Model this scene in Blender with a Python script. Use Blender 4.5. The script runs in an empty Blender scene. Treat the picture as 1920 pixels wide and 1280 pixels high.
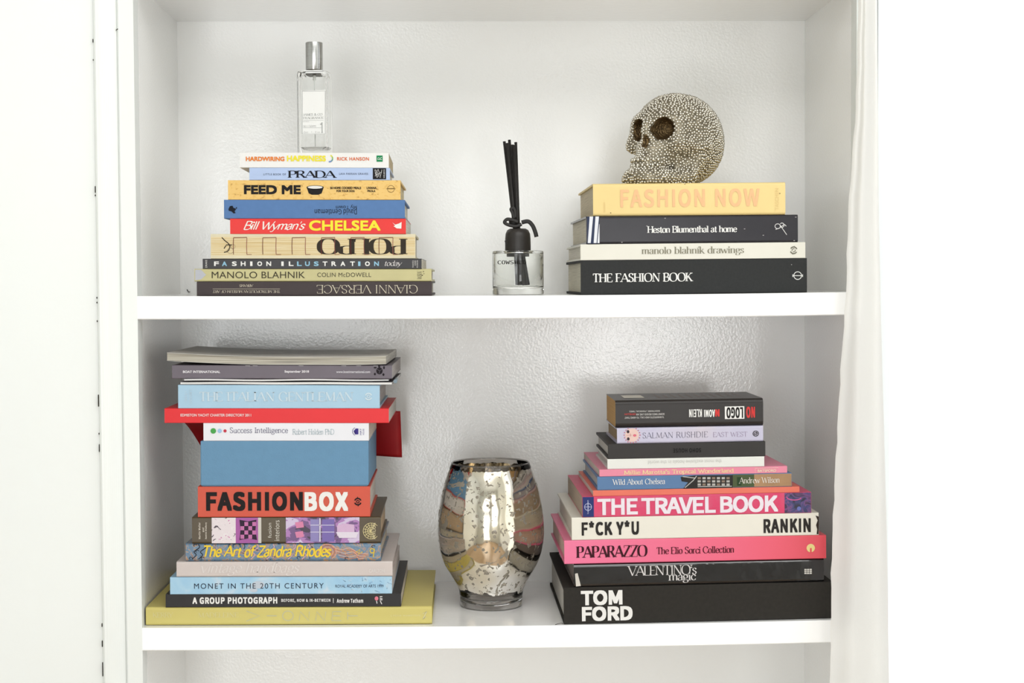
import bpy, bmesh, math, random, os
import numpy as np
from mathutils import Vector, Matrix
R = math.radians
random.seed(4)
SC = bpy.context.scene
COL = SC.collection
ZO = 1.45                      # height of the upper shelf above the floor
W, D, HC, TH, HS = 0.95, 0.32203, 0.40961, 0.03048, 0.43876   # opening width, depth, height above shelf, board thickness, shelf spacing

# ------------------------------------------------------------------ camera
F_PX = 3010.46
CP = Vector((0.42937, -2.12236, ZO + 0.01801))
yw, pt, rl = 0.02941, 0.03807, -0.00574
FW = Vector((math.sin(yw)*math.cos(pt), math.cos(yw)*math.cos(pt), -math.sin(pt)))
RT = FW.cross(Vector((0, 0, 1))).normalized()
UP = RT.cross(FW)
R2 = RT*math.cos(rl) + UP*math.sin(rl)
U2 = -RT*math.sin(rl) + UP*math.cos(rl)
cd = bpy.data.cameras.new('camera'); cam = bpy.data.objects.new('camera', cd); COL.objects.link(cam)
cd.sensor_width = 36; cd.lens = 36*F_PX/1920; cd.clip_start = 0.05
M = Matrix((R2, U2, -FW)).transposed().to_4x4(); M.translation = CP
cam.matrix_world = M
SC.camera = cam

def ray(px, py):
    return (FW + R2*((px-960)/F_PX) - U2*((py-640)/F_PX))

def at(px, py, Y):
    d = ray(px, py)
    return CP + d*((Y-CP.y)/d.y)

# ------------------------------------------------------------------ light
w = bpy.data.worlds.new('overcast_sky'); SC.world = w; w.use_nodes = True
bg = w.node_tree.nodes['Background']; bg.inputs[0].default_value = (0.97, 0.99, 1, 1); bg.inputs[1].default_value = 1.35
def area(name, loc, target, sx, sy, power, color=(1, 1, 1)):
    l = bpy.data.lights.new(name, 'AREA'); l.shape = 'RECTANGLE'; l.size = sx; l.size_y = sy; l.energy = power; l.color = color
    o = bpy.data.objects.new(name, l); COL.objects.link(o); o.location = loc
    o.rotation_euler = (Vector(target)-Vector(loc)).to_track_quat('-Z', 'Y').to_euler()
    return o
area('rear_window_daylight', (0.98, -3.44, 1.90), (0.98, 0, 1.6), 0.78, 1.0, 4, (0.985, 1, 1))
area('lower_sash_daylight', (1.08, -3.44, 1.22), (1.08, 0, 1.22), 0.58, 0.34, 9, (1, 0.995, 0.98))
area('low_rear_fill', (-0.22, -3.44, 1.02), (0.3, 0, 1.2), 0.9, 1.6, 25, (0.985, 1, 1))  # fill lamp added low behind the camera to lift the lower compartment
area('overhead_fill', (0.62, -1.25, 2.66), (0.45, -0.1, 1.3), 1.5, 0.9, 21, (1, 0.995, 0.985))  # soft overhead fill added to brighten shelf tops and book tops
area('bay_window_daylight', (1.27, -0.50, 1.5), (0.1, -0.1, 1.4), 0.8, 1.9, 3.5, (0.96, 0.99, 1))
SC.view_settings.view_transform = 'Standard'; SC.view_settings.look = 'None'
SC.view_settings.gamma = 1; SC.view_settings.use_curve_mapping = False
SC.view_settings.exposure = 0.0
SC.cycles.max_bounces = 14; SC.cycles.transmission_bounces = 12; SC.cycles.transparent_max_bounces = 12
SC.cycles.use_denoising = True
SC.cycles.caustics_refractive = True; SC.cycles.sample_clamp_indirect = 6

# ------------------------------------------------------------------ materials
EXPO = 1.0
def lin(c):
    r = []
    for v in c[:3]:
        v = v/255
        v = v/12.92 if v <= 0.04045 else ((v+0.055)/1.055)**2.4
        r.append(min(0.92, v/EXPO))
    return (*r, 1)
_mats = {}
def mat(name, c, rough=0.5, metal=0.0, var=0.05, scale=40, bump=0.0, bscale=None, stretch=None, spec=0.32, coat=0.0, sss=0):
    k = name
    if k in _mats: return _mats[k]
    m = bpy.data.materials.new(name); m.use_nodes = True; nt = m.node_tree; b = nt.nodes['Principled BSDF']
    b.inputs['Roughness'].default_value = rough; b.inputs['Metallic'].default_value = metal
    b.inputs['Specular IOR Level'].default_value = spec; b.inputs['Coat Weight'].default_value = coat
    tc = nt.nodes.new('ShaderNodeTexCoord'); mp = nt.nodes.new('ShaderNodeMapping')
    nt.links.new(tc.outputs['Object'], mp.inputs[0])
    if stretch: mp.inputs['Scale'].default_value = stretch
    n = nt.nodes.new('ShaderNodeTexNoise'); n.inputs['Scale'].default_value = scale; n.inputs['Detail'].default_value = 4
    nt.links.new(mp.outputs[0], n.inputs['Vector'])
    lc = lin(c); rp = nt.nodes.new('ShaderNodeValToRGB')
    rp.color_ramp.elements[0].position = 0.3; rp.color_ramp.elements[1].position = 0.7
    rp.color_ramp.elements[0].color = (*[v*(1-var) for v in lc[:3]], 1); rp.color_ramp.elements[1].color = (*[min(.95, v*(1+var)) for v in lc[:3]], 1)
    nt.links.new(n.outputs['Fac'], rp.inputs[0]); nt.links.new(rp.outputs[0], b.inputs['Base Color'])
    if bump:
        n2 = nt.nodes.new('ShaderNodeTexNoise'); n2.inputs['Scale'].default_value = bscale or scale; n2.inputs['Detail'].default_value = 2
        nt.links.new(mp.outputs[0], n2.inputs['Vector'])
        bp = nt.nodes.new('ShaderNodeBump'); bp.inputs['Strength'].default_value = 1; bp.inputs['Distance'].default_value = bump
        nt.links.new(n2.outputs['Fac'], bp.inputs['Height']); nt.links.new(bp.outputs[0], b.inputs['Normal'])
    _mats[k] = m
    return m
def ink(c, rough=0.5, metal=0.0):
    return mat('print_%d_%d_%d' % tuple(c[:3]) + ('_foil' if metal else ''), c, rough, metal, var=0.02, scale=200, spec=0.12 if sum(c[:3]) < 300 else 0.3)
def pages(c=(238, 232, 218)):
    k = 'page_edges_%d_%d_%d' % c
    if k in _mats: return _mats[k]
    m = mat(k, c, 0.8, var=0.16, scale=9, stretch=(1.2, 1.2, 110), bump=0.0005)
    return m
def pattern(name, cols, scale=60, kind='noise', stretch=None, rough=0.4, distort=0.0, const=True):
    """multi coloured print: a noise or voronoi field cut into flat colours"""
    m = bpy.data.materials.new(name); m.use_nodes = True; nt = m.node_tree; b = nt.nodes['Principled BSDF']
    b.inputs['Roughness'].default_value = rough
    tc = nt.nodes.new('ShaderNodeTexCoord'); mp = nt.nodes.new('ShaderNodeMapping'); nt.links.new(tc.outputs['Object'], mp.inputs[0])
    if stretch: mp.inputs['Scale'].default_value = stretch
    if kind == 'noise':
        n = nt.nodes.new('ShaderNodeTexNoise'); n.inputs['Detail'].default_value = 5; n.inputs['Distortion'].default_value = distort; out = n.outputs['Fac']
    elif kind == 'wave':
        n = nt.nodes.new('ShaderNodeTexWave'); n.inputs['Distortion'].default_value = distort; n.inputs['Detail'].default_value = 3; out = n.outputs['Fac']
    else:
        n = nt.nodes.new('ShaderNodeTexVoronoi'); out = n.outputs['Color']
    n.inputs['Scale'].default_value = scale
    nt.links.new(mp.outputs[0], n.inputs['Vector'])
    rp = nt.nodes.new('ShaderNodeValToRGB'); cr = rp.color_ramp; cr.interpolation = 'CONSTANT' if const else 'LINEAR'
    while len(cr.elements) < len(cols): cr.elements.new(0.5)
    for e, (p, c) in zip(cr.elements, cols): e.position = p; e.color = lin(c)
    nt.links.new(out, rp.inputs[0]); nt.links.new(rp.outputs[0], b.inputs['Base Color'])
    return m

# paint
PAINT = mat('white_gloss_paint', (226, 229, 226), 0.33, var=0.012, scale=3, bump=0.00015, bscale=45)
PANEL = mat('back_panel_paint', (244, 244, 242), 0.17, var=0.012, scale=2.5, bump=0.0002, bscale=300, spec=0.7)
SHELFM = mat('shelf_paint', (246, 247, 245), 0.16, var=0.008, scale=4, bump=0.00012, bscale=90, spec=0.6)
WALLM = mat('wall_emulsion', (231, 234, 232), 0.75, var=0.012, scale=2.2, bump=0.0003, bscale=60)
DARK = mat('dark_gap', (60, 56, 50), 0.9)

# ------------------------------------------------------------------ mesh helpers
class MB:
    def __init__(s): s.v = []; s.f = []; s.mi = []
    def add(s, vs, fs, mi=0):
        b = len(s.v); s.v += [tuple(v) for v in vs]; s.f += [tuple(b+i for i in f) for f in fs]; s.mi += [mi]*len(fs); return s
    def box(s, x0, x1, y0, y1, z0, z1, mi=0):
        return s.add([(x0,y0,z0),(x1,y0,z0),(x1,y1,z0),(x0,y1,z0),(x0,y0,z1),(x1,y0,z1),(x1,y1,z1),(x0,y1,z1)],
                     [(0,3,2,1),(4,5,6,7),(0,1,5,4),(1,2,6,5),(2,3,7,6),(3,0,4,7)], mi)
    def lathe(s, prof, n=64, cx=0, cy=0, closed=False, mi=0):
        vs = []; fs = []
        for r, z in prof:
            for k in range(n):
                a = 2*math.pi*k/n; vs.append((cx+r*math.cos(a), cy+r*math.sin(a), z))
        m = len(prof)
        for i in range(m if closed else m-1):
            for k in range(n):
                k2 = (k+1) % n; j = (i+1) % m
                fs.append((i*n+k, i*n+k2, j*n+k2, j*n+k))
        return s.add(vs, fs, mi)
    def tube(s, pts, r, n=8, mi=0, flat=1.0, caps=True):
        pts = [Vector(p) for p in pts]; vs = []; fs = []
        for i, p in enumerate(pts):
            t = (pts[min(i+1, len(pts)-1)]-pts[max(i-1, 0)]).normalized()
            a = t.cross(Vector((0, 1, 0)));  a = a.normalized() if a.length > 1e-3 else Vector((1, 0, 0))
            b = t.cross(a).normalized()
            rr = r[i] if isinstance(r, (list, tuple)) else r
            for k in range(n):
                th = 2*math.pi*k/n
                vs.append(p + a*rr*math.cos(th) + b*rr*flat*math.sin(th))
        for i in range(len(pts)-1):
            for k in range(n): fs.append((i*n+k, i*n+(k+1) % n, (i+1)*n+(k+1) % n, (i+1)*n+k))
        if caps:
            fs.append(tuple(range(n))[::-1]); fs.append(tuple((len(pts)-1)*n+k for k in range(n)))
        return s.add(vs, fs, mi)
    def build(s, name, mats, parent=None, smooth=False, loc=None, fix=True):
        me = bpy.data.meshes.new(name); me.from_pydata(s.v, [], s.f)
        if not isinstance(mats, (list, tuple)): mats = [mats]
        for m in mats: me.materials.append(m)
        for p, i in zip(me.polygons, s.mi): p.material_index = i; p.use_smooth = smooth
        if fix:
            bm = bmesh.new(); bm.from_mesh(me); bmesh.ops.recalc_face_normals(bm, faces=bm.faces); bm.to_mesh(me); bm.free()
        me.update()
        o = bpy.data.objects.new(name, me); COL.objects.link(o)
        if parent: o.parent = parent
        if loc: o.location = loc
        return o
def bevel(o, wd, seg=2):
    m = o.modifiers.new('bevel', 'BEVEL'); m.width = wd; m.segments = seg; m.limit_method = 'ANGLE'; m.angle_limit = R(40)
    return o
def tag(o, label, cat, group=None):
    o['label'] = label; o['category'] = cat
    if group: o['group'] = group
    return o
def struct(o): o['kind'] = 'structure'; return o
def empty(name, loc=(0, 0, 0), mw=None):
    o = bpy.data.objects.new(name, None); o.empty_display_size = 0.02; COL.objects.link(o)
    if mw is not None: o.matrix_world = mw
    else: o.location = loc
    return o

# ------------------------------------------------------------------ room shell
def sagf(s, x):
    u = min(1, max(0, x/W)); return -s*4*u*(1-u)*(0.75+0.5*u)
SAG_U, SAG_L = 0.0022, 0.0033
GX = at(226.5, 640, 0).x        # groove left of the bookcase face frame
TX = at(185.5, 640, 0).x        # edge where trim meets the wall
XR = 0.956                      # where the bookcase meets the bay
ROOM_L, ROOM_B, ROOM_T = -1.5, -3.5, 2.75

mb = MB(); mb.box(-1.6, 2.3, -3.6, 0.5, -0.06, 0.0)
fl = struct(mb.build('floor', mat('oak_floor', (172, 148, 122), 0.4, var=0.2, scale=6, stretch=(8, 1, 1))))
k = 0                                                   # floor boards near the bookcase
for i in range(14):
    b = MB().box(-1.2+i*0.22, -1.2+i*0.22+0.216, -3.4, -0.05, 0.0005, 0.008)
    o = b.build('plank', mat('oak_plank_%d' % (i % 3), [(178, 152, 124), (168, 142, 114), (186, 160, 132)][i % 3], 0.38, var=0.2, scale=5, stretch=(14, 1, 1)), fl)
mb = MB().box(-1.6, 2.3, -3.6, 0.5, ROOM_T, ROOM_T+0.06); struct(mb.build('ceiling', WALLM))
mb = MB().box(-1.6, TX, -0.004, 0.08, 0, ROOM_T)
wl = struct(mb.build('wall_left', WALLM))
mb = MB().box(ROOM_L-0.1, ROOM_L, -3.6, 0.05, 0, ROOM_T); struct(mb.build('wall_side', WALLM))
# rear wall: a window, plus a tall left opening added for the low fill
def wall_open(name, y0, y1, xs, x0, x1):
    m = MB(); cur = x0
    for a, b, zb, zt in xs:
        m.box(cur, a, y0, y1, 0, ROOM_T); m.box(a, b, y0, y1, 0, zb); m.box(a, b, y0, y1, zt, ROOM_T); cur = b
    m.box(cur, x1, y0, y1, 0, ROOM_T)
    return struct(m.build(name, WALLM))
wall_open('wall_rear', -3.6, -3.5, [(-0.72, 0.28, 0.12, 2.1), (0.55, 1.42, 1.0, 2.45)], -1.6, 2.3)
def glassy(name, tint=(1, 1, 1), rough=0.0, ior=1.45):
    m = bpy.data.materials.new(name); m.use_nodes = True; b = m.node_tree.nodes['Principled BSDF']
    b.inputs['Base Color'].default_value = (*tint, 1); b.inputs['Transmission Weight'].default_value = 1
    b.inputs['Roughness'].default_value = rough; b.inputs['IOR'].default_value = ior
    return m
def thin_glass(name):
    m = bpy.data.materials.new(name); m.use_nodes = True; nt = m.node_tree; nt.nodes.remove(nt.nodes['Principled BSDF'])
    t = nt.nodes.new('ShaderNodeBsdfTransparent'); g = nt.nodes.new('ShaderNodeBsdfGlossy'); g.inputs['Roughness'].default_value = 0.02
    f = nt.nodes.new('ShaderNodeFresnel'); f.inputs['IOR'].default_value = 1.2; mx = nt.nodes.new('ShaderNodeMixShader')
    nt.links.new(f.outputs[0], mx.inputs[0]); nt.links.new(t.outputs[0], mx.inputs[1]); nt.links.new(g.outputs[0], mx.inputs[2])
    nt.links.new(mx.outputs[0], nt.nodes['Material Output'].inputs[0]); return m
PANE = thin_glass('window_glass')
for n, (a, b, zb, zt) in enumerate([(-0.72, 0.28, 0.12, 2.1), (0.55, 1.42, 1.0, 2.45)]):  # first pass frames the opening added for the low fill
    f = MB()
    for x0, x1, z0, z1 in [(a, a+.05, zb, zt), (b-.05, b, zb, zt), (a+.05, b-.05, zb, zb+.05), (a+.05, b-.05, zt-.05, zt), (a+.05, b-.05, (zb+zt)/2, (zb+zt)/2+.04)]:
        f.box(x0, x1, -3.58, -3.53, z0, z1)
    wf = struct(f.build('window_%d' % (n+2), PAINT))
    MB().box(a+.05, b-.05, -3.557, -3.553, zb+.05, zt-.05).build('window_pane', PANE, wf)
# bay window on the right: an angled pane that starts beside the bookcase
bdir = Vector((0.62, -0.78, 0)).normalized(); bn = Vector((bdir.y, -bdir.x, 0))
P0 = Vector((XR+0.001, -0.004, 0))
def baybox(m, s0, s1, t0, t1, z0, z1):
    vs = []
    for z in (z0, z1):
        for s_, t_ in ((s0, t0), (s1, t0), (s1, t1), (s0, t1)):
            p = P0 + bdir*s_ - bn*t_; vs.append((p.x, p.y, z))
    m.add(vs, [(0,3,2,1),(4,5,6,7),(0,1,5,4),(1,2,6,5),(2,3,7,6),(3,0,4,7)])
f = MB(); BS = 1.25
for s0, s1, z0, z1 in [(0, .007, .5, 2.5), (BS-.05, BS, .5, 2.5), (.007, BS-.05, .5, .55), (.007, BS-.05, 2.45, 2.5)]: baybox(f, s0, s1, 0.0, 0.05, z0, z1)
wf = struct(f.build('window_1', PAINT)); f = MB(); baybox(f, .007, BS-.05, .02, .024, .55, 2.45); f.build('window_pane', PANE, wf)
f = MB(); baybox(f, 0, BS, 0, .12, 0, .5); baybox(f, 0, BS, 0, .12, 2.5, ROOM_T); struct(f.build('wall_bay', WALLM))
pe = P0+bdir*BS
mb = MB().box(pe.x, pe.x+.1, -3.6, pe.y, 0, ROOM_T); struct(mb.build('wall_right', WALLM))

# vertical trim between wall and bookcase: rounded on the wall side, falling back to a groove
prof = [(TX, 0.03), (TX, -0.006), (TX+0.0015, -0.0095), (TX+0.004, -0.011)]
n = 10
for i in range(n+1):
    t = i/n; prof.append((TX+0.006+(GX-TX-0.006)*t, -0.0108+0.012*t**2.2))
prof += [(GX, 0.03)]
m = MB(); vs = [(x, y, z) for z in (0, ROOM_T) for x, y in prof]; q = len(prof)
m.add(vs, [(i, (i+1) % q, q+(i+1) % q, q+i) for i in range(q)] + [tuple(range(q)), tuple(range(q, 2*q))])
tr = struct(m.build('trim_1', PAINT, smooth=False))
for py, h_, w_ in [(76, 6, 1), (112, 2, 1.2), (355, 12, .8), (366, 3, 1.4), (558, 3, 1.6), (567, 3, 1.6), (602, 3, 1.6), (751, 22, 2.0), (813, 3, 1.3), (840, 14, .8), (1172, 6, 1.6), (1207, 11, 1.8), (1255, 26, 1.2)]:
    p = at(185.5, py, -0.009); a = h_/1420
    MB().box(TX-0.0002-w_/5200, TX+w_/5200, -0.0086, -0.004, p.z-a/2, p.z+a/2).build('paint_crack', DARK, tr)
# ------------------------------------------------------------------ built-in bookcase
bc = empty('bookcase', (0, 0, 0))
tag(bc, 'white painted built-in bookcase with sagging shelves in the alcove', 'bookcase')
Zc = ZO+HC
zb = 0.0
MB().box(GX+0.0025, 0, 0.0, 0.03, zb, ROOM_T-.01).build('stile', PAINT, bc)
MB().box(W, XR, 0.0, 0.03, zb, ROOM_T-.01).build('stile', PAINT, bc)
MB().box(-0.018, 0, 0.03, D+.012, zb, ROOM_T-.01).build('side_panel', PANEL, bc)
MB().box(W, W+0.018, 0.03, D+.012, zb, ROOM_T-.01).build('side_panel', PANEL, bc)
MB().box(0, W, D, D+0.012, zb, ROOM_T-.01).build('back_panel', PANEL, bc)
MB().box(GX-.0, GX+0.0025, 0.0035, 0.03, zb, ROOM_T-.01).build('scribe_strip', PAINT, bc)
def shelf(z, sag, th=TH):
    m = MB(); n = 32; vs = []; fs = []
    for i in range(n+1):
        x = W*i/n; dz = sagf(sag, x)
        e = 0.0012
        vs += [(x, 0.0, z-th+dz+e), (x, e, z-th+dz), (x, D, z-th+dz), (x, D, z+dz), (x, e, z+dz), (x, 0.0, z+dz-e)]
    for i in range(n):
        for k in range(6): fs.append((i*6+k, i*6+(k+1) % 6, (i+1)*6+(k+1) % 6, (i+1)*6+k))
    fs += [tuple(range(6)), tuple(n*6+k for k in range(6))]
    m.add(vs, fs); return m.build('shelf', SHELFM, bc)
shelf(Zc+TH, 0.0); shelf(ZO, SAG_U); shelf(ZO-HS, SAG_L); shelf(ZO-2*HS, 0.002); shelf(ZO-3*HS, 0.0)
# nicks in the paint
def nick(px, py, Y, pts, r):
    p = at(px, py, Y); MB().tube([(p.x+a/1400, p.y-.0006, p.z+b/1400) for a, b in pts], r, 5).build('paint_nick', DARK, bc)
nick(353, 546, D-.001, [(-2.5, 4), (-1, 1), (1, -1.5), (4, -1)], .0007)
nick(219, 56, 0.0, [(-1.5, -1), (0, 0), (2, 2)], .0006)

# ------------------------------------------------------------------ lettering
# A: single-line alphabet ('~' smooth stroke, '!' thin stroke); widths come from a pen model, so one alphabet gives serif, slab, thin and script faces
G = {
'A': (.80, "!0,0 .4,1|.4,1 .8,0|!.15,.34 .65,.34"), 'B': (.66, ".1,0 .1,1|~.1,1 .36,1 .54,.92 .56,.77 .5,.6 .34,.53 .1,.53|~.1,.53 .4,.52 .6,.42 .64,.26 .58,.1 .4,0 .1,0"),
'C': (.80, "~.76,.72 .68,.9 .48,1 .28,.96 .1,.76 .05,.5 .1,.24 .28,.04 .48,0 .68,.08 .78,.24"), 'D': (.82, ".1,0 .1,1|~.1,1 .4,1 .62,.92 .76,.7 .79,.5 .76,.3 .62,.08 .4,0 .1,0"),
'E': (.62, ".1,0 .1,1|.1,1 .58,1|.1,.52 .48,.52|.1,0 .62,0"), 'F': (.58, ".1,0 .1,1|.1,1 .58,1|.1,.5 .46,.5"),
'G': (.86, "~.76,.76 .66,.92 .48,1 .28,.96 .1,.76 .05,.5 .1,.24 .28,.04 .5,0 .68,.05 .78,.14|.78,0 .78,.42"), 'H': (.80, ".1,0 .1,1|.7,0 .7,1|.1,.52 .7,.52"),
'I': (.30, ".15,0 .15,1"), 'J': (.42, "~.3,1 .3,.3 .26,.08 .12,-.02 .0,.06"), 'K': (.74, ".1,0 .1,1|!.1,.42 .64,1|.28,.58 .7,0"), 'L': (.60, ".1,0 .1,1|.1,0 .6,0"),
'M': (.98, "!.1,0 .12,1|.12,1 .49,.06|!.49,.06 .86,1|.86,1 .88,0"), 'N': (.84, "!.1,0 .1,1|.1,1 .74,0|!.74,0 .74,1"),
'O': (.90, "~.45,1 .22,.94 .08,.74 .05,.5 .08,.26 .22,.06 .45,0 .68,.06 .82,.26 .85,.5 .82,.74 .68,.94 .45,1"), 'P': (.64, ".1,0 .1,1|~.1,1 .38,1 .56,.92 .61,.74 .56,.56 .38,.47 .1,.47"),
'Q': (.90, "~.45,1 .22,.94 .08,.74 .05,.5 .08,.26 .22,.06 .45,0 .68,.06 .82,.26 .85,.5 .82,.74 .68,.94 .45,1|.45,.1 .9,-.2"),
'R': (.72, ".1,0 .1,1|~.1,1 .38,1 .54,.93 .59,.76 .54,.6 .38,.52 .1,.52|.36,.52 .7,0"), 'S': (.60, "~.52,.78 .46,.93 .3,1 .14,.95 .08,.78 .14,.62 .3,.53 .46,.43 .54,.26 .48,.08 .3,0 .12,.06 .06,.24"),
'T': (.70, ".35,0 .35,1|.02,1 .68,1"), 'U': (.80, "~.1,1 .1,.6 .11,.3 .2,.06 .4,0 .6,.06 .69,.3 .7,.6 .7,1"), 'V': (.78, ".0,1 .4,0|!.4,0 .78,1"),
'W': (1.1, ".0,1 .32,0|!.32,0 .55,.9|.55,.9 .8,0|!.8,0 1.1,1"), 'X': (.74, ".04,1 .7,0|!.04,0 .7,1"), 'Y': (.72, ".0,1 .36,.45|!.36,.45 .72,1|.36,.45 .36,0"), 'Z': (.68, ".06,1 .64,1|.64,1 .04,0|.04,0 .66,0"),
'a': (.52, "~.08,.5 .14,.63 .28,.66 .38,.6 .4,.46|.4,.5 .4,.02|~.4,.38 .2,.34 .06,.24 .06,.1 .16,0 .28,.02 .4,.14"), 'b': (.58, ".1,1 .1,0|~.1,.5 .2,.63 .34,.66 .48,.54 .52,.33 .48,.12 .34,0 .2,.03 .1,.14"),
'c': (.50, "~.46,.5 .4,.62 .28,.66 .14,.58 .06,.33 .14,.08 .28,0 .4,.04 .47,.16"), 'd': (.60, ".5,1 .5,0|~.5,.52 .4,.63 .26,.66 .12,.54 .06,.33 .12,.12 .26,0 .4,.03 .5,.14"),
'e': (.52, "~.07,.36 .46,.36 .45,.54 .36,.64 .27,.66 .13,.58 .06,.33 .13,.08 .28,0 .4,.04 .47,.15"), 'f': (.34, "~.38,.93 .3,1 .2,.95 .16,.8 .16,.5 .16,0|.02,.62 .34,.62"),
'g': (.54, "~.26,.66 .12,.6 .08,.44 .12,.3 .26,.24 .4,.3 .44,.44 .4,.6 .26,.66|.38,.6 .54,.66|~.14,.26 .08,.14 .2,.06 .4,.04 .5,-.08 .42,-.24 .24,-.29 .08,-.24 .04,-.12 .14,0"),
'h': (.60, ".1,1 .1,0|~.1,.48 .2,.62 .34,.66 .46,.58 .48,.4 .48,0"), 'i': (.26, ".13,.66 .13,0|^.13,.88"), 'j': (.26, "~.14,.66 .14,.2 .14,-.16 .04,-.28 -.06,-.24|^.13,.88"), 'k': (.58, ".1,1 .1,0|!.1,.25 .48,.66|.24,.4 .54,0"),
'l': (.26, ".13,1 .13,0"), 'm': (.90, ".1,.66 .1,0|~.1,.48 .2,.62 .32,.66 .42,.58 .44,.4 .44,0|~.44,.48 .54,.62 .66,.66 .76,.58 .78,.4 .78,0"), 'n': (.60, ".1,.66 .1,0|~.1,.48 .2,.62 .34,.66 .46,.58 .48,.4 .48,0"),
'o': (.56, "~.28,.66 .12,.58 .06,.33 .12,.08 .28,0 .44,.08 .5,.33 .44,.58 .28,.66"), 'p': (.58, ".1,.66 .1,-.3|~.1,.5 .2,.63 .34,.66 .48,.54 .52,.33 .48,.12 .34,0 .2,.03 .1,.14"), 'q': (.58, ".5,.66 .5,-.3|~.5,.52 .4,.63 .26,.66 .12,.54 .06,.33 .12,.12 .26,0 .4,.03 .5,.14"),
'r': (.42, ".1,.66 .1,0|~.1,.44 .18,.6 .3,.66 .4,.6"), 's': (.44, "~.38,.52 .32,.63 .22,.66 .1,.6 .08,.48 .18,.37 .32,.29 .38,.17 .3,.04 .2,0 .08,.05 .05,.17"), 't': (.36, "~.17,.86 .17,.5 .17,.14 .24,0 .36,.08|.02,.64 .34,.64"),
'u': (.60, "~.1,.66 .1,.24 .14,.06 .26,0 .4,.05 .48,.2|.48,.66 .48,0"), 'v': (.54, ".0,.66 .27,0|!.27,0 .54,.66"), 'w': (.80, ".0,.66 .22,0|!.22,0 .4,.6|.4,.6 .58,0|!.58,0 .8,.66"), 'x': (.54, ".02,.66 .52,0|!.02,0 .52,.66"),
'y': (.54, ".0,.66 .27,.02|~!.54,.66 .27,.02 .16,-.22 .04,-.28 -.03,-.2"), 'z': (.50, ".04,.66 .46,.66|.46,.66 .03,0|.03,0 .48,0"), '\xed': (.26, ".13,.66 .13,0|!.13,.8 .26,1"),
'0': (.66, "~.33,1 .14,.88 .06,.5 .14,.12 .33,0 .52,.12 .6,.5 .52,.88 .33,1"), '1': (.40, ".2,0 .2,1|!.06,.85 .2,1"), '2': (.62, "~.08,.78 .14,.94 .3,1 .48,.94 .54,.76 .44,.52 .05,0|.05,0 .58,0"), '8': (.62, "~.31,1 .14,.92 .12,.72 .31,.54 .52,.36 .54,.14 .31,0 .08,.14 .1,.36 .31,.54 .5,.72 .48,.92 .31,1"),
"'": (.22, "!.11,1 .09,.74"), '.': (.22, "^.11,.04"), ',': (.22, "!.11,.08 .06,-.14"), '&': (.80, "~.74,.0 .5,.3 .24,.66 .2,.86 .34,1 .48,.86 .42,.66 .16,.44 .06,.22 .18,.02 .4,0 .6,.14 .72,.44"), '*': (.5, ".25,1 .25,.5|.05,.87 .45,.62|.05,.62 .45,.87"),
'-': (.4, ".06,.34 .34,.34"), ' ': (.34, ""), 
}
STY = {  # thick, thin, pen angle, serif half-length, shear, tracking, jitter
 'serif': (.125, .035, 16, .085, 0, .04), 'didone': (.16, .025, 3, .09, 0, .04), 'bdidone': (.24, .04, 3, .09, 0, .05), 'bserif': (.17, .06, 12, .09, 0, .05),
 'thinserif': (.075, .03, 16, .06, 0, .05), 'thin': (.07, .07, 0, 0, 0, .10), 'light': (.10, .10, 0, 0, 0, .08), 'slab': (.085, .07, 0, .10, 0, .05), 'bslab': (.15, .12, 0, .11, 0, .05),
 'italic': (.12, .03, 25, .04, .25, .02), 'script': (.16, .07, 35, 0, .35, -.04), 'hand': (.21, .12, 40, 0, .22, .0),
}
def spline(p, n=5):
    out = []; closed = (p[0] == p[-1] and len(p) > 3)
    for i in range(len(p)-1):
        a = p[i-1] if i > 0 else (p[-2] if closed else p[0]); b = p[i]; c = p[i+1]
        d = p[i+2] if i+2 < len(p) else (p[1] if closed else p[-1])
        for k in range(n):
            t = k/n
            out.append(tuple(0.5*(2*b[j]+(c[j]-a[j])*t+(2*a[j]-5*b[j]+4*c[j]-d[j])*t*t+(3*b[j]-a[j]-3*c[j]+d[j])*t**3) for j in (0, 1)))
    out.append(p[-1]); return out
def ribbon(V, Fc, P, wf):
    n = len(P); b = len(V)
    for i in range(n):
        ax, ay = P[max(i-1, 0)]; bx, by = P[min(i+1, n-1)]
        tx, ty = bx-ax, by-ay; l = math.hypot(tx, ty) or 1; tx /= l; ty /= l
        h = wf(tx, ty)/2
        V.append((P[i][0]-ty*h, P[i][1]+tx*h)); V.append((P[i][0]+ty*h, P[i][1]-tx*h))
    for i in range(n-1): Fc.append((b+2*i, b+2*i+1, b+2*i+3, b+2*i+2))
_tc = {}
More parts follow.
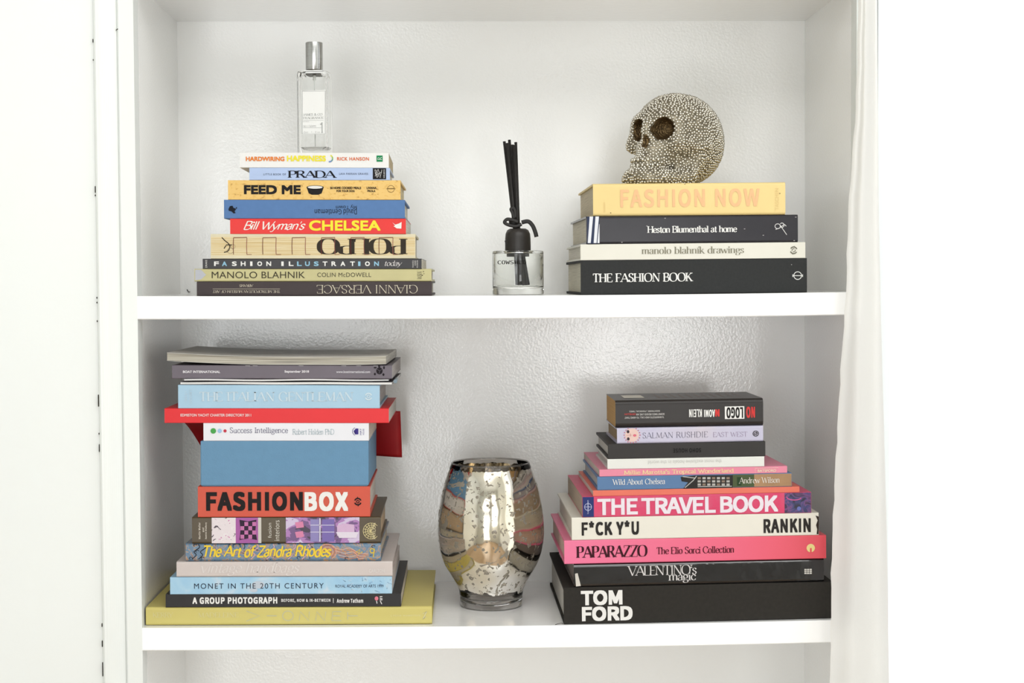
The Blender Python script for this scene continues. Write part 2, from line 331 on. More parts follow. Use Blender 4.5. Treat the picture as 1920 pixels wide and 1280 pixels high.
def stroke_text(s, sty, track=None):
    th, tn, ang, sf, shear, trk = STY[sty]
    if track is not None: trk = track
    nx, ny = math.cos(R(ang)), math.sin(R(ang))
    V = []; Fc = []; x = 0; lay = 0; rnd = random.Random(7)
    for ch in s:
        adv, data = G.get(ch, G['-'])
        strokes = []
        for t in [q for q in data.split('|') if q]:
            sm = '~' in t; thn = '!' in t; dot = '^' in t
            t = t.replace('~', '').replace('!', '').replace('^', '')
            strokes.append(([tuple(float(v) for v in q.split(',')) for q in t.split()], sm, thn, dot))
        dy = rnd.uniform(-.04, .04) if sty == 'hand' else 0
        def put(p): return (x+p[0]+shear*p[1], p[1]+dy)
        for P, sm, thn, dot in strokes:
            if dot:
                r = th*.62; c = put(P[0]); b = len(V)
                V += [(c[0]+r*math.cos(a*math.pi/4), c[1]+r*math.sin(a*math.pi/4)) for a in range(8)]; Fc.append(tuple(range(b, b+8))); continue
            Q = spline(P) if sm else P
            if len(Q) == 2: Q = [Q[0], ((Q[0][0]+Q[1][0])/2, (Q[0][1]+Q[1][1])/2), Q[1]]
            def wf(tx, ty, thn=thn):
                if thn: return max(tn, th*.35) if th > tn*1.3 else th
                return tn+(th-tn)*abs(tx*ny-ty*nx)**1.8
            lay = (lay+1) % 6; b0 = len(V)
            ribbon(V, Fc, [put(p) for p in Q], wf)
            V[b0:] = [(a_[0], a_[1], lay*1.5e-5) for a_ in V[b0:]]
            if sf:
                for e, o2 in ((0, 1), (-1, -2)):
                    p = P[e]; q = P[o2]; tx, ty = q[0]-p[0], q[1]-p[1]; l = math.hypot(tx, ty) or 1
                    shared = False
                    for P2, *_ in strokes:
                        if P2 is P or _[2]: continue
                        for e3, o3 in ((0, 1), (-1, -2)):
                            a = P2[e3]
                            if math.hypot(a[0]-p[0], a[1]-p[1]) < .05 and abs(P2[o3][1]-a[1]) > .5*math.hypot(P2[o3][0]-a[0], P2[o3][1]-a[1]) : shared = True
                    if shared: continue
                    if abs(ty)/l > .6 and not sm:
                        low = ch.islower() and p[1] > .5
                        a, b2 = (p[0]-sf-th*.4, p[0]+(0 if low else sf+th*.4))
                        yv = p[1]+(tn/2 if p[1] < .3 else -tn/2)
                        ribbon(V, Fc, [put((a, yv)), put(((a+b2)/2, yv)), put((b2, yv))], lambda tx, ty: tn*1.15)
                        if th > .06:                       # bracket
                            sg = 1 if p[1] < .3 else -1; bb = len(V); h = th*.5
                            V += [put((p[0]-h-sf*.5*(1), yv)), put((p[0]+(0 if low else h+sf*.5), yv)), put((p[0], yv+sg*(.09)))]; Fc.append((bb, bb+1, bb+2))
                    elif abs(ty)/l < .2 and p[1] in (0, 1.0, .66) and not sm and p[0] > .3 or (abs(ty)/l < .2 and ch in 'TZ' and p[1] == 1):
                        sg = 1 if p[1] < .3 else -1
                        ribbon(V, Fc, [put((p[0], p[1])), put((p[0]+.01, p[1]+sg*.1)), put((p[0]+.01, p[1]+sg*.2))], lambda tx, ty: tn*1.3)
        x += adv+trk
    return V, Fc
_fd = bpy.utils.system_resource('DATAFILES')
def font(fn):
    p = os.path.join(_fd or '', 'fonts', fn)
    try:
        if os.path.exists(p): return bpy.data.fonts.load(p, check_existing=True)
    except Exception: pass
    return None
FONTS = {'cond': font('Noto Sans CJK Regular.woff2'), 'mono': font('DejaVuSansMono.woff2')}
def font_text(s, sty, off=0.0, track=1.0):
    k = (s, sty, off, track)
    cu = bpy.data.curves.new('t', 'FONT'); cu.body = s; cu.size = 1; cu.space_character = track; cu.resolution_u = 4
    cu.fill_mode = 'FRONT'
    if FONTS.get(sty): cu.font = FONTS[sty]
    o = bpy.data.objects.new('t', cu); COL.objects.link(o)
    dg = bpy.context.evaluated_depsgraph_get(); ev = o.evaluated_get(dg); me = ev.to_mesh()
    V = [(v.co.x, v.co.y) for v in me.vertices]; Fc = [tuple(p.vertices) for p in me.polygons]
    ev.to_mesh_clear(); bpy.data.objects.remove(o); bpy.data.curves.remove(cu)
    return V, Fc

class Face:
    """a flat face of a thing: origin, two axes and outward normal in world space; prints are laid on it"""
    T = None
    def __init__(s, root, o, ex, ez, n): s.root = root; s.o = o; s.ex = ex; s.ez = ez; s.n = n; s.inv = root.matrix_world.inverted()
    def uv(s, px, py):
        d = ray(px, py); t = (s.o-CP).dot(s.n)/d.dot(s.n); p = CP+d*t-s.o
        return p.dot(s.ex), p.dot(s.ez)
    def loc(s, u, v, lift): return s.inv @ (s.o+s.ex*u+s.ez*v+s.n*lift)
    def mesh(s, name, V, Fc, m, lift=.0004, label=None, parent=None):
        T = s.T
        b = MB(); b.add([s.loc(v[0], min(max(v[1], .0003), T-.0003) if T else v[1], lift+(v[2] if len(v) > 2 else 0)) for v in V], Fc)
        o = b.build(name, m, s.root, fix=False)
        if parent: o.parent = parent
        # face the viewer
        if o.data.polygons and (o.data.polygons[0].normal.dot(s.inv.to_3x3() @ s.n)) < 0: o.data.flip_normals()
        if label: o['label'] = label
        return o
    def text(s, t, sty, box, col, rot=0, off=0.0, track=None, name='title_lettering', lift=.0004, rough=.45, metal=0):
        if sty in STY: V, Fc = stroke_text(t, sty, track)
        else: V, Fc = font_text(t, sty, 0, track or (1.07 if off > .015 and sty == 'cond' else 1.0))
        if not V: return None
        V = [(v[0], v[1], v[2] if len(v) > 2 else 0) for v in V]
        for _ in range((rot//90) % 4): V = [(-y, x, l) for x, y, l in V]
        xs = [v[0] for v in V]; ys = [v[1] for v in V]; x0, x1, y0, y1 = min(xs), max(xs), min(ys), max(ys)
        a, b, c, d = box; xc, yc = (a+c)/2, (b+d)/2
        u0 = s.uv(a, yc)[0]; u1 = s.uv(c, yc)[0]; v1 = s.uv(xc, b)[1]; v0 = s.uv(xc, d)[1]
        # keep the text parallel to the face's own axes; centre taken from the middle of the box
        g = 0
        if off > 0 and sty not in STY:
            H_, W_ = (abs(v1-v0), abs(u1-u0)) if rot % 180 == 0 else (abs(u1-u0), abs(v1-v0)); g = min(off*1.45*H_, .085*W_/max(1, len(t))) if len(t) > 1 else off*1.3*H_; u0 += g; u1 -= g; v0 += g; v1 -= g
        V = [(u0+(x-x0)/(x1-x0)*(u1-u0), v0+(y-y0)/(y1-y0)*(v1-v0), l) for x, y, l in V]
        if g:                                          # heavier weight: the thin glyph swept over a small square
            V0, F0 = V, Fc; V = []; Fc = []; k_ = 0
            for dx, dy in [(a*c, b*c) for c in (.5, 1) for a in (-1, 0, 1) for b in (-1, 0, 1) if a or b]:
                n0 = len(V); V += [(x+g*dx, y+g*dy, k_*1.2e-5) for x, y, l in V0]; Fc += [tuple(n0+q_ for q_ in q) for q in F0]; k_ += 1
        return s.mesh(name, V, Fc, ink(col, rough, metal), lift)
    def poly(s, pts, m, name='printed_panel', lift=.0002, label=None):
        V = [s.uv(*p) for p in pts]; return s.mesh(name, V, [tuple(range(len(V)))], m, lift, label)
    def rect(s, a, b, c, d, m, name='printed_panel', lift=.0002, full=False):
        xc, yc = (a+c)/2, (b+d)/2
        u0 = s.uv(a, yc)[0]; u1 = s.uv(c, yc)[0]; v1 = s.uv(xc, b)[1]; v0 = s.uv(xc, d)[1]
        if full: v0, v1 = full
        return s.mesh(name, [(u0, v0), (u1, v0), (u1, v1), (u0, v1)], [(0, 1, 2, 3)], m, lift)
    def lines(s, polys, wpx, col, name='emblem', lift=.0005, smooth=False, metal=0):
        """strokes given in photograph pixels on this face"""
        V = []; Fc = []
        for P in polys:
            Q = [s.uv(*p) for p in P]
            if smooth: Q = spline(Q, 4)
            b0 = len(V); ribbon(V, Fc, Q, lambda tx, ty: wpx/1400); V[b0:] = [(q[0], q[1], (len(Fc) % 7)*1e-5) for q in V[b0:]]
        return s.mesh(name, V, Fc, ink(col, .45, metal), lift)
    def blobs(s, L, col, name='emblem', lift=.0005):
        V = []; Fc = []
        for (x, y, rx, ry) in L:
            c = s.uv(x, y); b = len(V); k = 14
            V += [(c[0]+rx/1400*math.cos(2*math.pi*i/k), c[1]+ry/1400*math.sin(2*math.pi*i/k)) for i in range(k)]; Fc.append(tuple(range(b, b+k)))
        return s.mesh(name, V, Fc, ink(col), lift)
def circ(x, y, rx, ry=None, a0=0, a1=360, n=20):
    ry = ry or rx
    return [(x+rx*math.cos(R(a0+(a1-a0)*i/n)), y-ry*math.sin(R(a0+(a1-a0)*i/n))) for i in range(n+1)]

# ------------------------------------------------------------------ books
EXPO = 1.33
class Stack:
    def __init__(s, xl, xr, z, sag, Y0):
        a = at(xl, 553 if z == ZO else 1168, Y0); b = at(xr, 553 if z == ZO else 1168, Y0)
        za, zb_ = z+sagf(sag, a.x), z+sagf(sag, b.x)
        s.P = Vector((a.x, Y0, za+0.0002)); s.a = math.atan2(zb_-za, b.x-a.x); s.h = 0.0; s.Y0 = Y0
        s.ex = Vector((math.cos(s.a), 0, math.sin(s.a))); s.ez = Vector((-math.sin(s.a), 0, math.cos(s.a))); s.ey = Vector((0, 1, 0))
def book(st, xl, xr, yt, w, cover, page=None, kind='hard', yaw=0.0, dy=0.0, r=None, name='book', label='', cat='book', warp=None, flip=False, ovx=None, board=None, group=None, advance=True, Tfix=None):
    yaw = R(yaw); Y0 = st.Y0+dy
    ex = st.ex*math.cos(yaw)+st.ey*math.sin(yaw); ey = -st.ex*math.sin(yaw)+st.ey*math.cos(yaw); ez = st.ez
    xm = (xl+xr)/2; S = at(xm, yt, Y0)
    def hit(px, py):
        d = ray(px, py); t = (S-CP).dot(ey)/d.dot(ey); return CP+d*t
    T = (hit(xm, yt)-st.P).dot(ez)-st.h
    if Tfix: T = Tfix
    ym = yt+T*700
    PL = hit(xl, ym); PR = hit(xr, ym); L = (PR-PL).dot(ex)
    o = PL-ez*((PL-st.P).dot(ez)-st.h)
    mw = Matrix((ex, ey, ez)).transposed().to_4x4(); mw.translation = o
    root = empty(name, mw=mw)
    bpy.context.view_layer.update()
    b = board if board is not None else (0.0026 if kind == 'hard' else 0.0006)
    ov = 0.003 if kind == 'hard' else 0.0003
    r = r if r is not None else (0.0012 if kind == 'hard' else 0.0006)
    r = min(r, T*.45)
    k = 5; outer = [(w, T)]; inner = [(w, T-b)]
    for i in range(k+1):
        t = math.pi/2*i/k
        outer.append((r-r*math.sin(t), T-r+r*math.cos(t))); ri = max(r-b, 0.0002)
        inner.append((b+ri-ri*math.sin(t), T-b-ri+ri*math.cos(t)))
    for i in range(k+1):
        t = math.pi/2*i/k
        outer.append((r-r*math.cos(t), r-r*math.sin(t))); ri = max(r-b, 0.0002)
        inner.append((b+ri-ri*math.cos(t), b+ri-ri*math.sin(t)))
    outer.append((w, 0)); inner.append((w, b))
    nx = 24 if warp else 1; q = len(outer); m = MB(); vs = []
    for i in range(nx+1):
        x = L*i/nx; dz = warp(i/nx) if warp else 0
        vs += [(x, (w-y if flip else y), z+dz) for y, z in outer+inner]
    fs = []; n2 = 2*q
    for i in range(nx):
        for j in range(q-1):
            fs.append((i*n2+j, i*n2+j+1, (i+1)*n2+j+1, (i+1)*n2+j)); fs.append((i*n2+q+j, (i+1)*n2+q+j, (i+1)*n2+q+j+1, i*n2+q+j+1))
        for j in (0, q-1): fs.append((i*n2+j, (i+1)*n2+j, (i+1)*n2+q+j, i*n2+q+j))
    for j in range(q-1):
        fs.append((j, q+j, q+j+1, j+1)); e = nx*n2; fs.append((e+j, e+j+1, e+q+j+1, e+q+j))
    m.add(vs, fs); m.build('cover', cover, root)
    # page block, a little wavy like real paper
    page = page or pages()
    ovx = ovx if ovx is not None else ov
    m = MB(); vs = []
    e = 0.00005
    for i in range(nx+1):
        x = ovx+(L-2*ovx)*i/nx; dz = warp(i/nx) if warp else 0
        pr = [(w-ov, T-b-e)]+[(y+e, min(max(z, b+e), T-b-e)) for y, z in inner[1:-1]]+[(w-ov, b+e)]
        vs += [(x, (w-y if flip else y), z+dz) for y, z in pr]
    n4 = len(pr)
    fs = [(i*n4+j, i*n4+(j+1) % n4, (i+1)*n4+(j+1) % n4, (i+1)*n4+j) for i in range(nx) for j in range(n4)]+[tuple(range(n4)), tuple(nx*n4+j for j in range(n4))[::-1]]
    m.add(vs, fs).build('page_block', page, root)
    tag(root, label, cat, group)
    if advance: st.h += T+0.00005
    bpy.context.view_layer.update()
    sp = Face(root, o, ex, ez, -ey); tp = Face(root, o+ez*T, ex, ey, ez)
    sp.T = T; sp.L = L; sp.w = w; sp.top = tp; sp.root = root
    return sp

BLK = (28, 26, 26); WHT = (250, 248, 244)
# ---- upper left stack
S1 = Stack(369, 810, ZO, SAG_U, 0.02)
GRP = 'books lying in the upper left stack'
f = book(S1, 369, 810, 527.5, .24, mat('versace_cloth', (64, 53, 54), .55), label='very dark brown hardback with wide spaced upside-down serif lettering, bottom of upper left stack', group=GRP)
f.text('GIANNI VERSACE', 'thinserif', (594, 534, 783, 550), (225, 214, 190), 180, .12)
f.text('THE METROPOLITAN MUSEUM OF ART', 'serif', (399, 544, 525, 549), (215, 204, 182), 180, name='publisher_lettering')
f.text('ABRAMS', 'serif', (449, 533, 475, 538), (215, 204, 182), 180, name='publisher_lettering')
f.lines([[(399, 541.5), (525, 541.5)]], .8, (190, 180, 160), 'rule')
f = book(S1, 364.5, 809, 503.8, .235, mat('manolo_jacket', (203, 195, 142), .4, var=.04), label='khaki green hardback with grey blunt patch at its left spine end and thin dark capitals', group=GRP, r=.002)
f.poly([(366, 505.5), (377, 505.5), (386.5, 515), (377, 523.5), (366, 525.5)], ink((190, 192, 200)), 'grey_patch')
f.text('MANOLO BLAHNIK', 'sans', (397, 509, 572, 521.5), (70, 64, 48), track=1.02)
f.text('COLIN McDOWELL', 'sans', (595, 511, 696, 519), (84, 78, 60), track=1.05, name='author_lettering')
f.text('W&N', 'italic', (782, 508, 791, 523), (60, 54, 40), 90, name='publisher_lettering')
f.blobs([(792, 516, 1, 1), (795, 513, .8, .8), (794, 509, 1.2, .7)], (80, 60, 40), 'mark')
f = book(S1, 380, 790.5, 484.8, .22, mat('illustration_cover', (44, 42, 44), .35), kind='soft', label='thin black paperback with spaced white and pale blue capitals along its spine', group=GRP, yaw=-.3)
xs = dict(zip(range(20), 'FASHIONILLUSTRATION'))
word = 'FASHION'; px = [401.5, 416.5, 435, 451.5, 469, 482.5, 499.5]
wd = {'I': 5}
for ch, x in zip(word+'ILLUSTRATION', px+[527.5, 541.5, 557, 572, 588.5, 605, 621.5, 638.5, 656.5, 671.5, 684.5, 701.5]):
    c = (150, 200, 225) if (x in (416.5, 557, 572, 588.5, 671.5, 701.5)) else (245, 244, 240)
    f.text(ch, 'sans', (x, 490, x+(4.5 if ch == 'I' else 9), 498.5), c, off=.035)
f.text('today', 'italic', (721.5, 488.5, 754, 501), (235, 230, 228), name='subtitle_lettering')
f.text('DRAKE', 'sans', (385, 487, 388.5, 501.5), (225, 222, 216), 90, name='author_lettering')
for x, t in ((773, 'THAMES'), (777, 'AND'), (781, 'HUDSON')): f.text(t, 'cond', (x, 488, x+2.8, 502 if t != 'AND' else 498), (225, 222, 216), 90, name='publisher_lettering')
# exposed binding with branded lettering
f = book(S1, 395, 779, 438.5, .21, mat('raw_board', (232, 222, 190), .6), kind='hard', label='cream book with exposed stitched spine, charred upside-down letters and dark red threads', group=GRP, board=.0028, yaw=.4)
sig = pattern('bare_signatures', [(0, (214, 184, 128)), (.42, (232, 210, 160)), (.5, (240, 224, 182)), (.6, (226, 200, 146))], scale=7, stretch=(1, 1, 60), rough=.8, const=False)
f.rect(396, 444, 778, 479, sig, 'stitched_spine', .0002)
for i in range(9): f.lines([[(396, 447.5+i*3.6), (777, 446.8+i*3.6)]], .35, (196, 168, 118), 'signature_fold', .0003)
thr = [438, 463, 493, 518, 548, 573, 603, 628, 658, 683, 711, 737]
for i, x in enumerate(thr):
    y0, y1 = 445.5, 477
    f.lines([[(x, y0), (x-.6, (y0+y1)/2), (x, y1)]], 1.1, (110, 46, 40) if i % 2 == 0 else (150, 84, 70), 'binding_thread', .0006)
    if i % 2 == 0 and i < 11: f.lines([[(x, 445.5), (thr[i+1], 445)]], 1.1, (120, 52, 46), 'binding_thread', .0006)
    else: f.lines([[(x, 477), (x+9, 477)]], .9, (150, 88, 72), 'binding_thread', .0006)
f.text('POLPO', 'bdidone', (594, 447, 764, 477), (54, 46, 36), 180, .18)
f.lines([[(416, 445), (423, 452), (427, 455), (431, 461), (428, 470), (420, 473)], [(424, 459), (435, 459)], [(420, 466), (424, 460)]], 1.7, (52, 44, 34), 'emblem', smooth=True)
f.lines([circ(432, 470, 6, 5), circ(437, 462, 4, 4)], .6, (150, 130, 90), 'emblem')
f = book(S1, 431.5, 761, 409.8, .20, mat('chelsea_red', (238, 38, 30), .35, var=.02), pages((236, 232, 222)), kind='soft', label='bright red paperback with white script and yellow capitals', group=GRP)
f.text("Bill Wyman's", 'script', (456.5, 414, 573, 435), (250, 246, 238))
f.text('CHELSEA', 'sans', (579.5, 413, 713.5, 432.5), (252, 236, 40), off=.03)
f.poly([(736, 417), (741, 421), (748, 419), (753, 416), (752.5, 428.5), (744, 428), (738, 424), (741, 423)], ink((250, 246, 240)), 'emblem', .0005)
f = book(S1, 420, 759, 374.5, .21, mat('gentleman_blue', (88, 128, 182), .6, var=.04, scale=120), kind='hard', label='mid blue hardback with small black upside-down words and a dark blot at left', group=GRP, yaw=.2)
f.text('David Gentleman', 'cond', (590, 392, 669, 402.5), (20, 24, 34), 180)
f.text('My Town', 'cond', (630, 383.5, 669, 392), (20, 24, 34), 180)
f.poly([(428.5, 392), (431, 386.5), (436, 385.5), (438, 389.5), (443, 391.5), (440, 396), (442, 399.5), (438, 400), (434, 396), (429, 395)], ink((22, 26, 36)), 'emblem', .0005)
f.poly([(442, 389), (444.5, 388), (444, 392)], ink((22, 26, 36)), 'emblem', .0005)
dotm = pattern('mustard_flecked_cover', [(0, (196, 152, 76)), (.36, (238, 192, 102)), (.45, (244, 202, 116))], scale=160, stretch=(1, 1, 1.4), rough=.5)
f = book(S1, 427.5, 751, 337.8, .20, dotm, pages((232, 216, 176)), kind='hard', label='mustard yellow hardback reading FEED ME with a drawn dog bowl', group=GRP, r=.0008)
f.text('FEED ME', 'sans', (457.5, 347, 564, 364), BLK, off=.045)
f.poly([(575, 351), (607, 351), (603, 362.5), (597, 365), (585, 365), (579, 362.5)], ink(BLK), 'bowl_picture', .0004)
f.blobs([(591, 351, 16, 3.6)], BLK, 'bowl_picture', .0005); f.blobs([(591, 351, 14, 2.7)], (240, 238, 232), 'bowl_picture', .0006)
f.text('50 HOME COOKED MEALS', 'sans', (619, 350, 677, 354.5), (60, 48, 30), off=.03, name='subtitle_lettering')
f.text('FOR YOUR DOG', 'sans', (631, 356, 665, 360), (60, 48, 30), off=.03, name='subtitle_lettering')
f.text('LIVIANA', 'sans', (687.5, 350, 706, 354.5), (60, 48, 30), off=.03, name='author_lettering')
f.text('PROLA', 'sans', (689, 356, 704, 360), (60, 48, 30), off=.03, name='author_lettering')
f.lines([circ(733, 354, 6.5), [(724, 354), (742, 354)], [(726, 353), (740, 353)]], .7, (120, 92, 44))
f = book(S1, 467.5, 731, 314.5, .17, mat('lilac_blue_cover', (184, 204, 240), .4, var=.02), kind='hard', r=.001, label='small pale lilac-blue hardback with large black serif word and black square at right', group=GRP, yaw=.6)
f.rect(699, 314.8, 724, 336, ink((30, 28, 30)), 'label_square')
f.text('LITTLE BOOK OF', 'sans', (494, 325, 536, 328.5), (30, 36, 56), track=1.2)
f.text('PRADA', 'bserif', (539.5, 319.8, 631.5, 333.5), (16, 18, 26), track=.02)
f.text('LAIA FARRAN GRAVES', 'sans', (636, 324, 690, 327.5), (60, 68, 90), name='author_lettering', track=1.15)
f.lines([[(702.5, 318), (707, 333)], [(704, 317.5), (710, 328), (707, 333)], [(709, 317), (704, 328)], [(703, 324), (713, 333), (716, 318)], [(709, 317), (713, 330)], [(703, 330), (716, 322)]], .6, (235, 235, 235))
f.text('WELBECK', 'sans', (719, 317, 721.5, 334), (235, 235, 235), 90, name='publisher_lettering')
f = book(S1, 449.5, 729, 286.2, .19, mat('white_cover', (244, 243, 240), .35, var=.005), pages((214, 196, 160)), kind='soft', label='white paperback with orange and yellow title lettering, top of upper left stack', group=GRP, yaw=.8)
f.text('HARDWIRING', 'sans', (461, 293.5, 533.5, 302), (240, 132, 34), off=.035)
f.text('HAPPINESS', 'sans', (538, 291.5, 611, 302.5), (246, 232, 40), off=.035)
f.text('RICK HANSON', 'sans', (632, 294.5, 692, 301), (232, 112, 48), off=.02, track=1.1, name='author_lettering')
for i, c in enumerate([(226, 224, 70), (150, 196, 110), (96, 150, 160), (110, 140, 200)]):
    f.lines([circ(617.5, 297, 6.2, 6.2, 70-i*42, 26-i*42, 5)], 2.4, c, 'crescent_mark')
f.rect(706, 291.5, 717.5, 303, ink((20, 140, 82)), 'label_square', .0004); f.text('R', 'serif', (708, 294, 716, 300), (240, 248, 242), 90, name='publisher_lettering', lift=.0006)
TOP1 = f
# ---- upper right stack
S2 = Stack(1089, 1513, ZO, SAG_U, 0.02); GRP = 'books lying in the upper right stack'
f = book(S2, 1089, 1513, 485.8, .25, mat('charcoal_cloth', (54, 55, 55), .8, spec=.2, var=.08, scale=300), pages((222, 216, 196)), kind='hard', r=.0012, yaw=.8, board=.0034, label='thick charcoal cloth hardback with bold white serif title, bottom of upper right stack', group=GRP)
f.text('THE FASHION BOOK', 'bserif', (1111.5, 511.5, 1299.5, 528.5), WHT)
f.lines([circ(1495.5, 516.5, 7.2, 7.2), [(1486, 516.5), (1505, 516.5)], [(1486.3, 514.2), (1486.3, 519)], [(1504.7, 514.2), (1504.7, 519)]], 1.4, (236, 236, 232))
f.blobs([(1484, 496, .9, .9)], (170, 170, 168), 'speck')
f = book(S2, 1088.5, 1510, 455.8, .24, mat('ivory_cover', (240, 237, 224), .45, var=.01), kind='hard', r=.0008, yaw=.8, label='ivory hardback with thin olive-grey lowercase serif title', group=GRP)
f.text('manolo blahn\xedk drawings', 'didone', (1202.5, 462, 1395, 479), (140, 136, 116))
f.lines([circ(1488, 469, 6.2, 6.2, 20, 150), circ(1488, 469, 6.2, 6.2, 200, 330)], 2.2, (120, 116, 100)); f.lines([circ(1488, 469, 3, 3, 60, 200), circ(1488, 469, 3, 3, 240, 380)], 1.4, (120, 116, 100))
f.lines([[(1489, 461), (1490, 464)], [(1486, 477), (1487, 474)]], 1, (120, 116, 100))
f = book(S2, 1099, 1496, 403.7, .235, mat('black_satin_jacket', (44, 42, 48), .25, var=.08, scale=25), pages((228, 220, 200)), kind='hard', r=.003, yaw=1.2, label='thick black hardback with white serif title and striped left spine end', group=GRP)
f.rect(1101, 404.5, 1124, 456.5, ink((58, 66, 92)), 'striped_panel')
for x in (1104, 1115, 1126):
    f.poly([(max(x-2, 1101), 455.5), (min(x+3.5, 1124), 455.5), (min(x+8, 1124), 405), (min(x+1.5, 1124), 405)] if x < 1120 else [(1120, 455.5), (1124, 455.5), (1124, 420), (1123.5, 420)], ink((238, 240, 246)), 'stripe', .0004)
f.text('Heston Blumenthal at home', 'bserif', (1213.5, 423, 1382, 436), WHT, track=.0)
f.lines([circ(1458, 424, 5, 4.5, 0, 330), [(1462, 421), (1466, 427), (1475, 440)], [(1454, 430), (1462, 427), (1470, 421), (1474, 424)], circ(1466, 422, 4, 4, 200, 500)], 1.1, (236, 234, 232), smooth=True)
for x, y in ((1247, 409), (1213, 423.5), (1396, 429), (1492, 407), (1489, 451), (1166, 454), (1431, 441), (1102, 405)): f.blobs([(x, y, 1.6, .8)], (170, 165, 165), 'scuff_mark')
f = book(S2, 1112, 1472.5, 342.8, .25, mat('pale_yellow_cover', (248, 221, 152), .5, var=.02, scale=12), pages((226, 212, 184)), kind='hard', r=.004, yaw=.4, label='thick pale yellow hardback with faded pink lettering under the beaded skull', group=GRP)
f.text('FASHION NOW', 'cond', (1163, 354, 1424, 388), (250, 198, 146), off=.02)
f.text('TASCHEN', 'sans', (1453, 353, 1460, 394), (238, 206, 138), 90, name='publisher_lettering')
f.text('FASHION', 'cond', (1131, 380, 1135, 398), (240, 208, 140), 90, name='publisher_lettering')
for x, y in ((1284, 344.5), (1145, 399), (1462, 362.5)): f.blobs([(x, y, 1.1, .9)], (120, 96, 60), 'speck')
TOP2 = f
# ---- lower left stack
S3 = Stack(275, 810, ZO-HS, SAG_L, 0.014); GRP = 'books and magazines in the lower left stack'
f = book(S3, 273.5, 810, 1137.3, .27, mat('vionnet_cloth', (221, 207, 122), .5, var=.03, scale=8), kind='hard', r=.0035, board=.003, label='widest yellow-green hardback at the bottom of lower left stack', group=GRP)
f.text('KERRY', 'thinserif', (287, 1148, 325, 1157), (232, 226, 176)); f.text('MADELEINE', 'thinserif', (372, 1148, 447, 1157), (234, 228, 182), track=.1)
sil = (206, 204, 172)
f.lines([[(462, 1145), (487, 1154), (462, 1164)], [(500, 1154), (519, 1154)], circ(540, 1154, 10, 9), [(561, 1163), (563, 1146), (579, 1163), (580, 1146)], [(592, 1163), (594, 1146), (609, 1163), (611, 1146)], [(640, 1146), (624, 1146), (622, 1163), (640, 1163)], [(624, 1154), (638, 1154)], [(652, 1154), (671, 1154)], [(652, 1147), (652, 1161)]], 1.5, sil, 'title_lettering', metal=0)
f.text('LYDIA KAMITSIS', 'thin', (733, 1152, 788, 1155), (240, 236, 206), name='author_lettering', track=.2)
f.lines([[(793, 1150), (800, 1146), (793, 1160), (799, 1156)]], 1.2, (234, 230, 200))
f = book(S3, 310.5, 752, 1113.3, .255, mat('group_black_cover', (42, 40, 41), .5), pages((222, 214, 206)), kind='soft', label='black paperback with bold white condensed title above yellow-green book', group=GRP)
f.text('A GROUP PHOTOGRAPH', 'cond', (361, 1119, 520, 1131.5), WHT, off=.036)
f.text('BEFORE, NOW & IN-BETWEEN', 'cond', (527.5, 1122, 619.5, 1129), (240, 238, 236), off=.02, name='subtitle_lettering')
f.lines([[(625, 1121), (625, 1130)]], .9, WHT, 'rule')
f.text('Andrew Tatham', 'cond', (631.5, 1121.5, 681, 1129.5), (244, 242, 240), off=.03, name='author_lettering')
f.blobs([(706, 1121.5, 3.5, 4)], (236, 130, 150), 'emblem'); f.lines([[(706, 1126), (707, 1131)], [(712, 1118), (717, 1118)], [(712, 1121), (717, 1122)], [(713, 1126), (716, 1132)], [(712, 1124), (717, 1124)]], 1.6, (236, 232, 232), 'emblem')
mon = pattern('watery_blue_print', [(0, (150, 186, 220)), (.4, (162, 208, 238)), (.6, (176, 216, 240)), (.75, (206, 222, 236))], scale=26, distort=1.5, const=False)
f = book(S3, 319, 735, 1081.3, .25, mon, pages((228, 218, 214)), kind='soft', label='pale watery blue paperback with thin dark spaced capitals', group=GRP)
f.text('MONET IN THE 20TH CENTURY', 'sans', (364, 1093, 607, 1103), (34, 44, 66), track=1.25)
f.text('ROYAL ACADEMY OF ARTS 1999', 'sans', (629, 1095.5, 719, 1101), (50, 62, 84), name='publisher_lettering')
for i in range(26):
    x = random.uniform(640, 732); y = random.uniform(1083, 1109)
    f.lines([[(x, y), (x+random.uniform(-5, 5), y+random.uniform(-3, 3)), (x+random.uniform(-5, 5), y+random.uniform(-4, 4))]], .6, (110, 150, 190) if i % 2 else (222, 234, 244), 'printed_reed', .0003)
f.blobs([(484, 1096, 12, 7), (476, 1106, 7, 4)], (204, 214, 226), 'printed_cloud', .0003)
f = book(S3, 331, 736, 1052.3, .24, mat('blush_jacket', (219, 207, 202), .35, var=.02), pages((216, 204, 198)), kind='hard', r=.0025, label='blush pink hardback with large faint white italic title', group=GRP)
f.text('vintage handbags', 'italic', (377, 1054, 562, 1079), (236, 228, 224)); f.text('CARLTON', 'sans', (692, 1066.5, 721, 1073), (238, 232, 228), name='publisher_lettering')
zan = pattern('swirled_textile_print', [(0, (40, 44, 60)), (.33, (100, 130, 158)), (.5, (120, 146, 166)), (.54, (198, 146, 90)), (.58, (106, 134, 156)), (.63, (214, 164, 140)), (.66, (60, 60, 70))], scale=45, distort=3.5)
f = book(S3, 348, 714, 1018.5, .2, zan, pages((214, 202, 180)), kind='hard', r=.004, yaw=-.4, label='blue and orange swirl-patterned hardback with yellow handwritten title', group=GRP)
for i in range(5):
    x0 = 604+i*0; rr = 4+i*3.2
    f.lines([circ(614, 1034, rr, rr*.85, -60, 200)], 1.5, (206, 120, 78) if i % 2 else (232, 166, 138), 'printed_swirl', .0003)
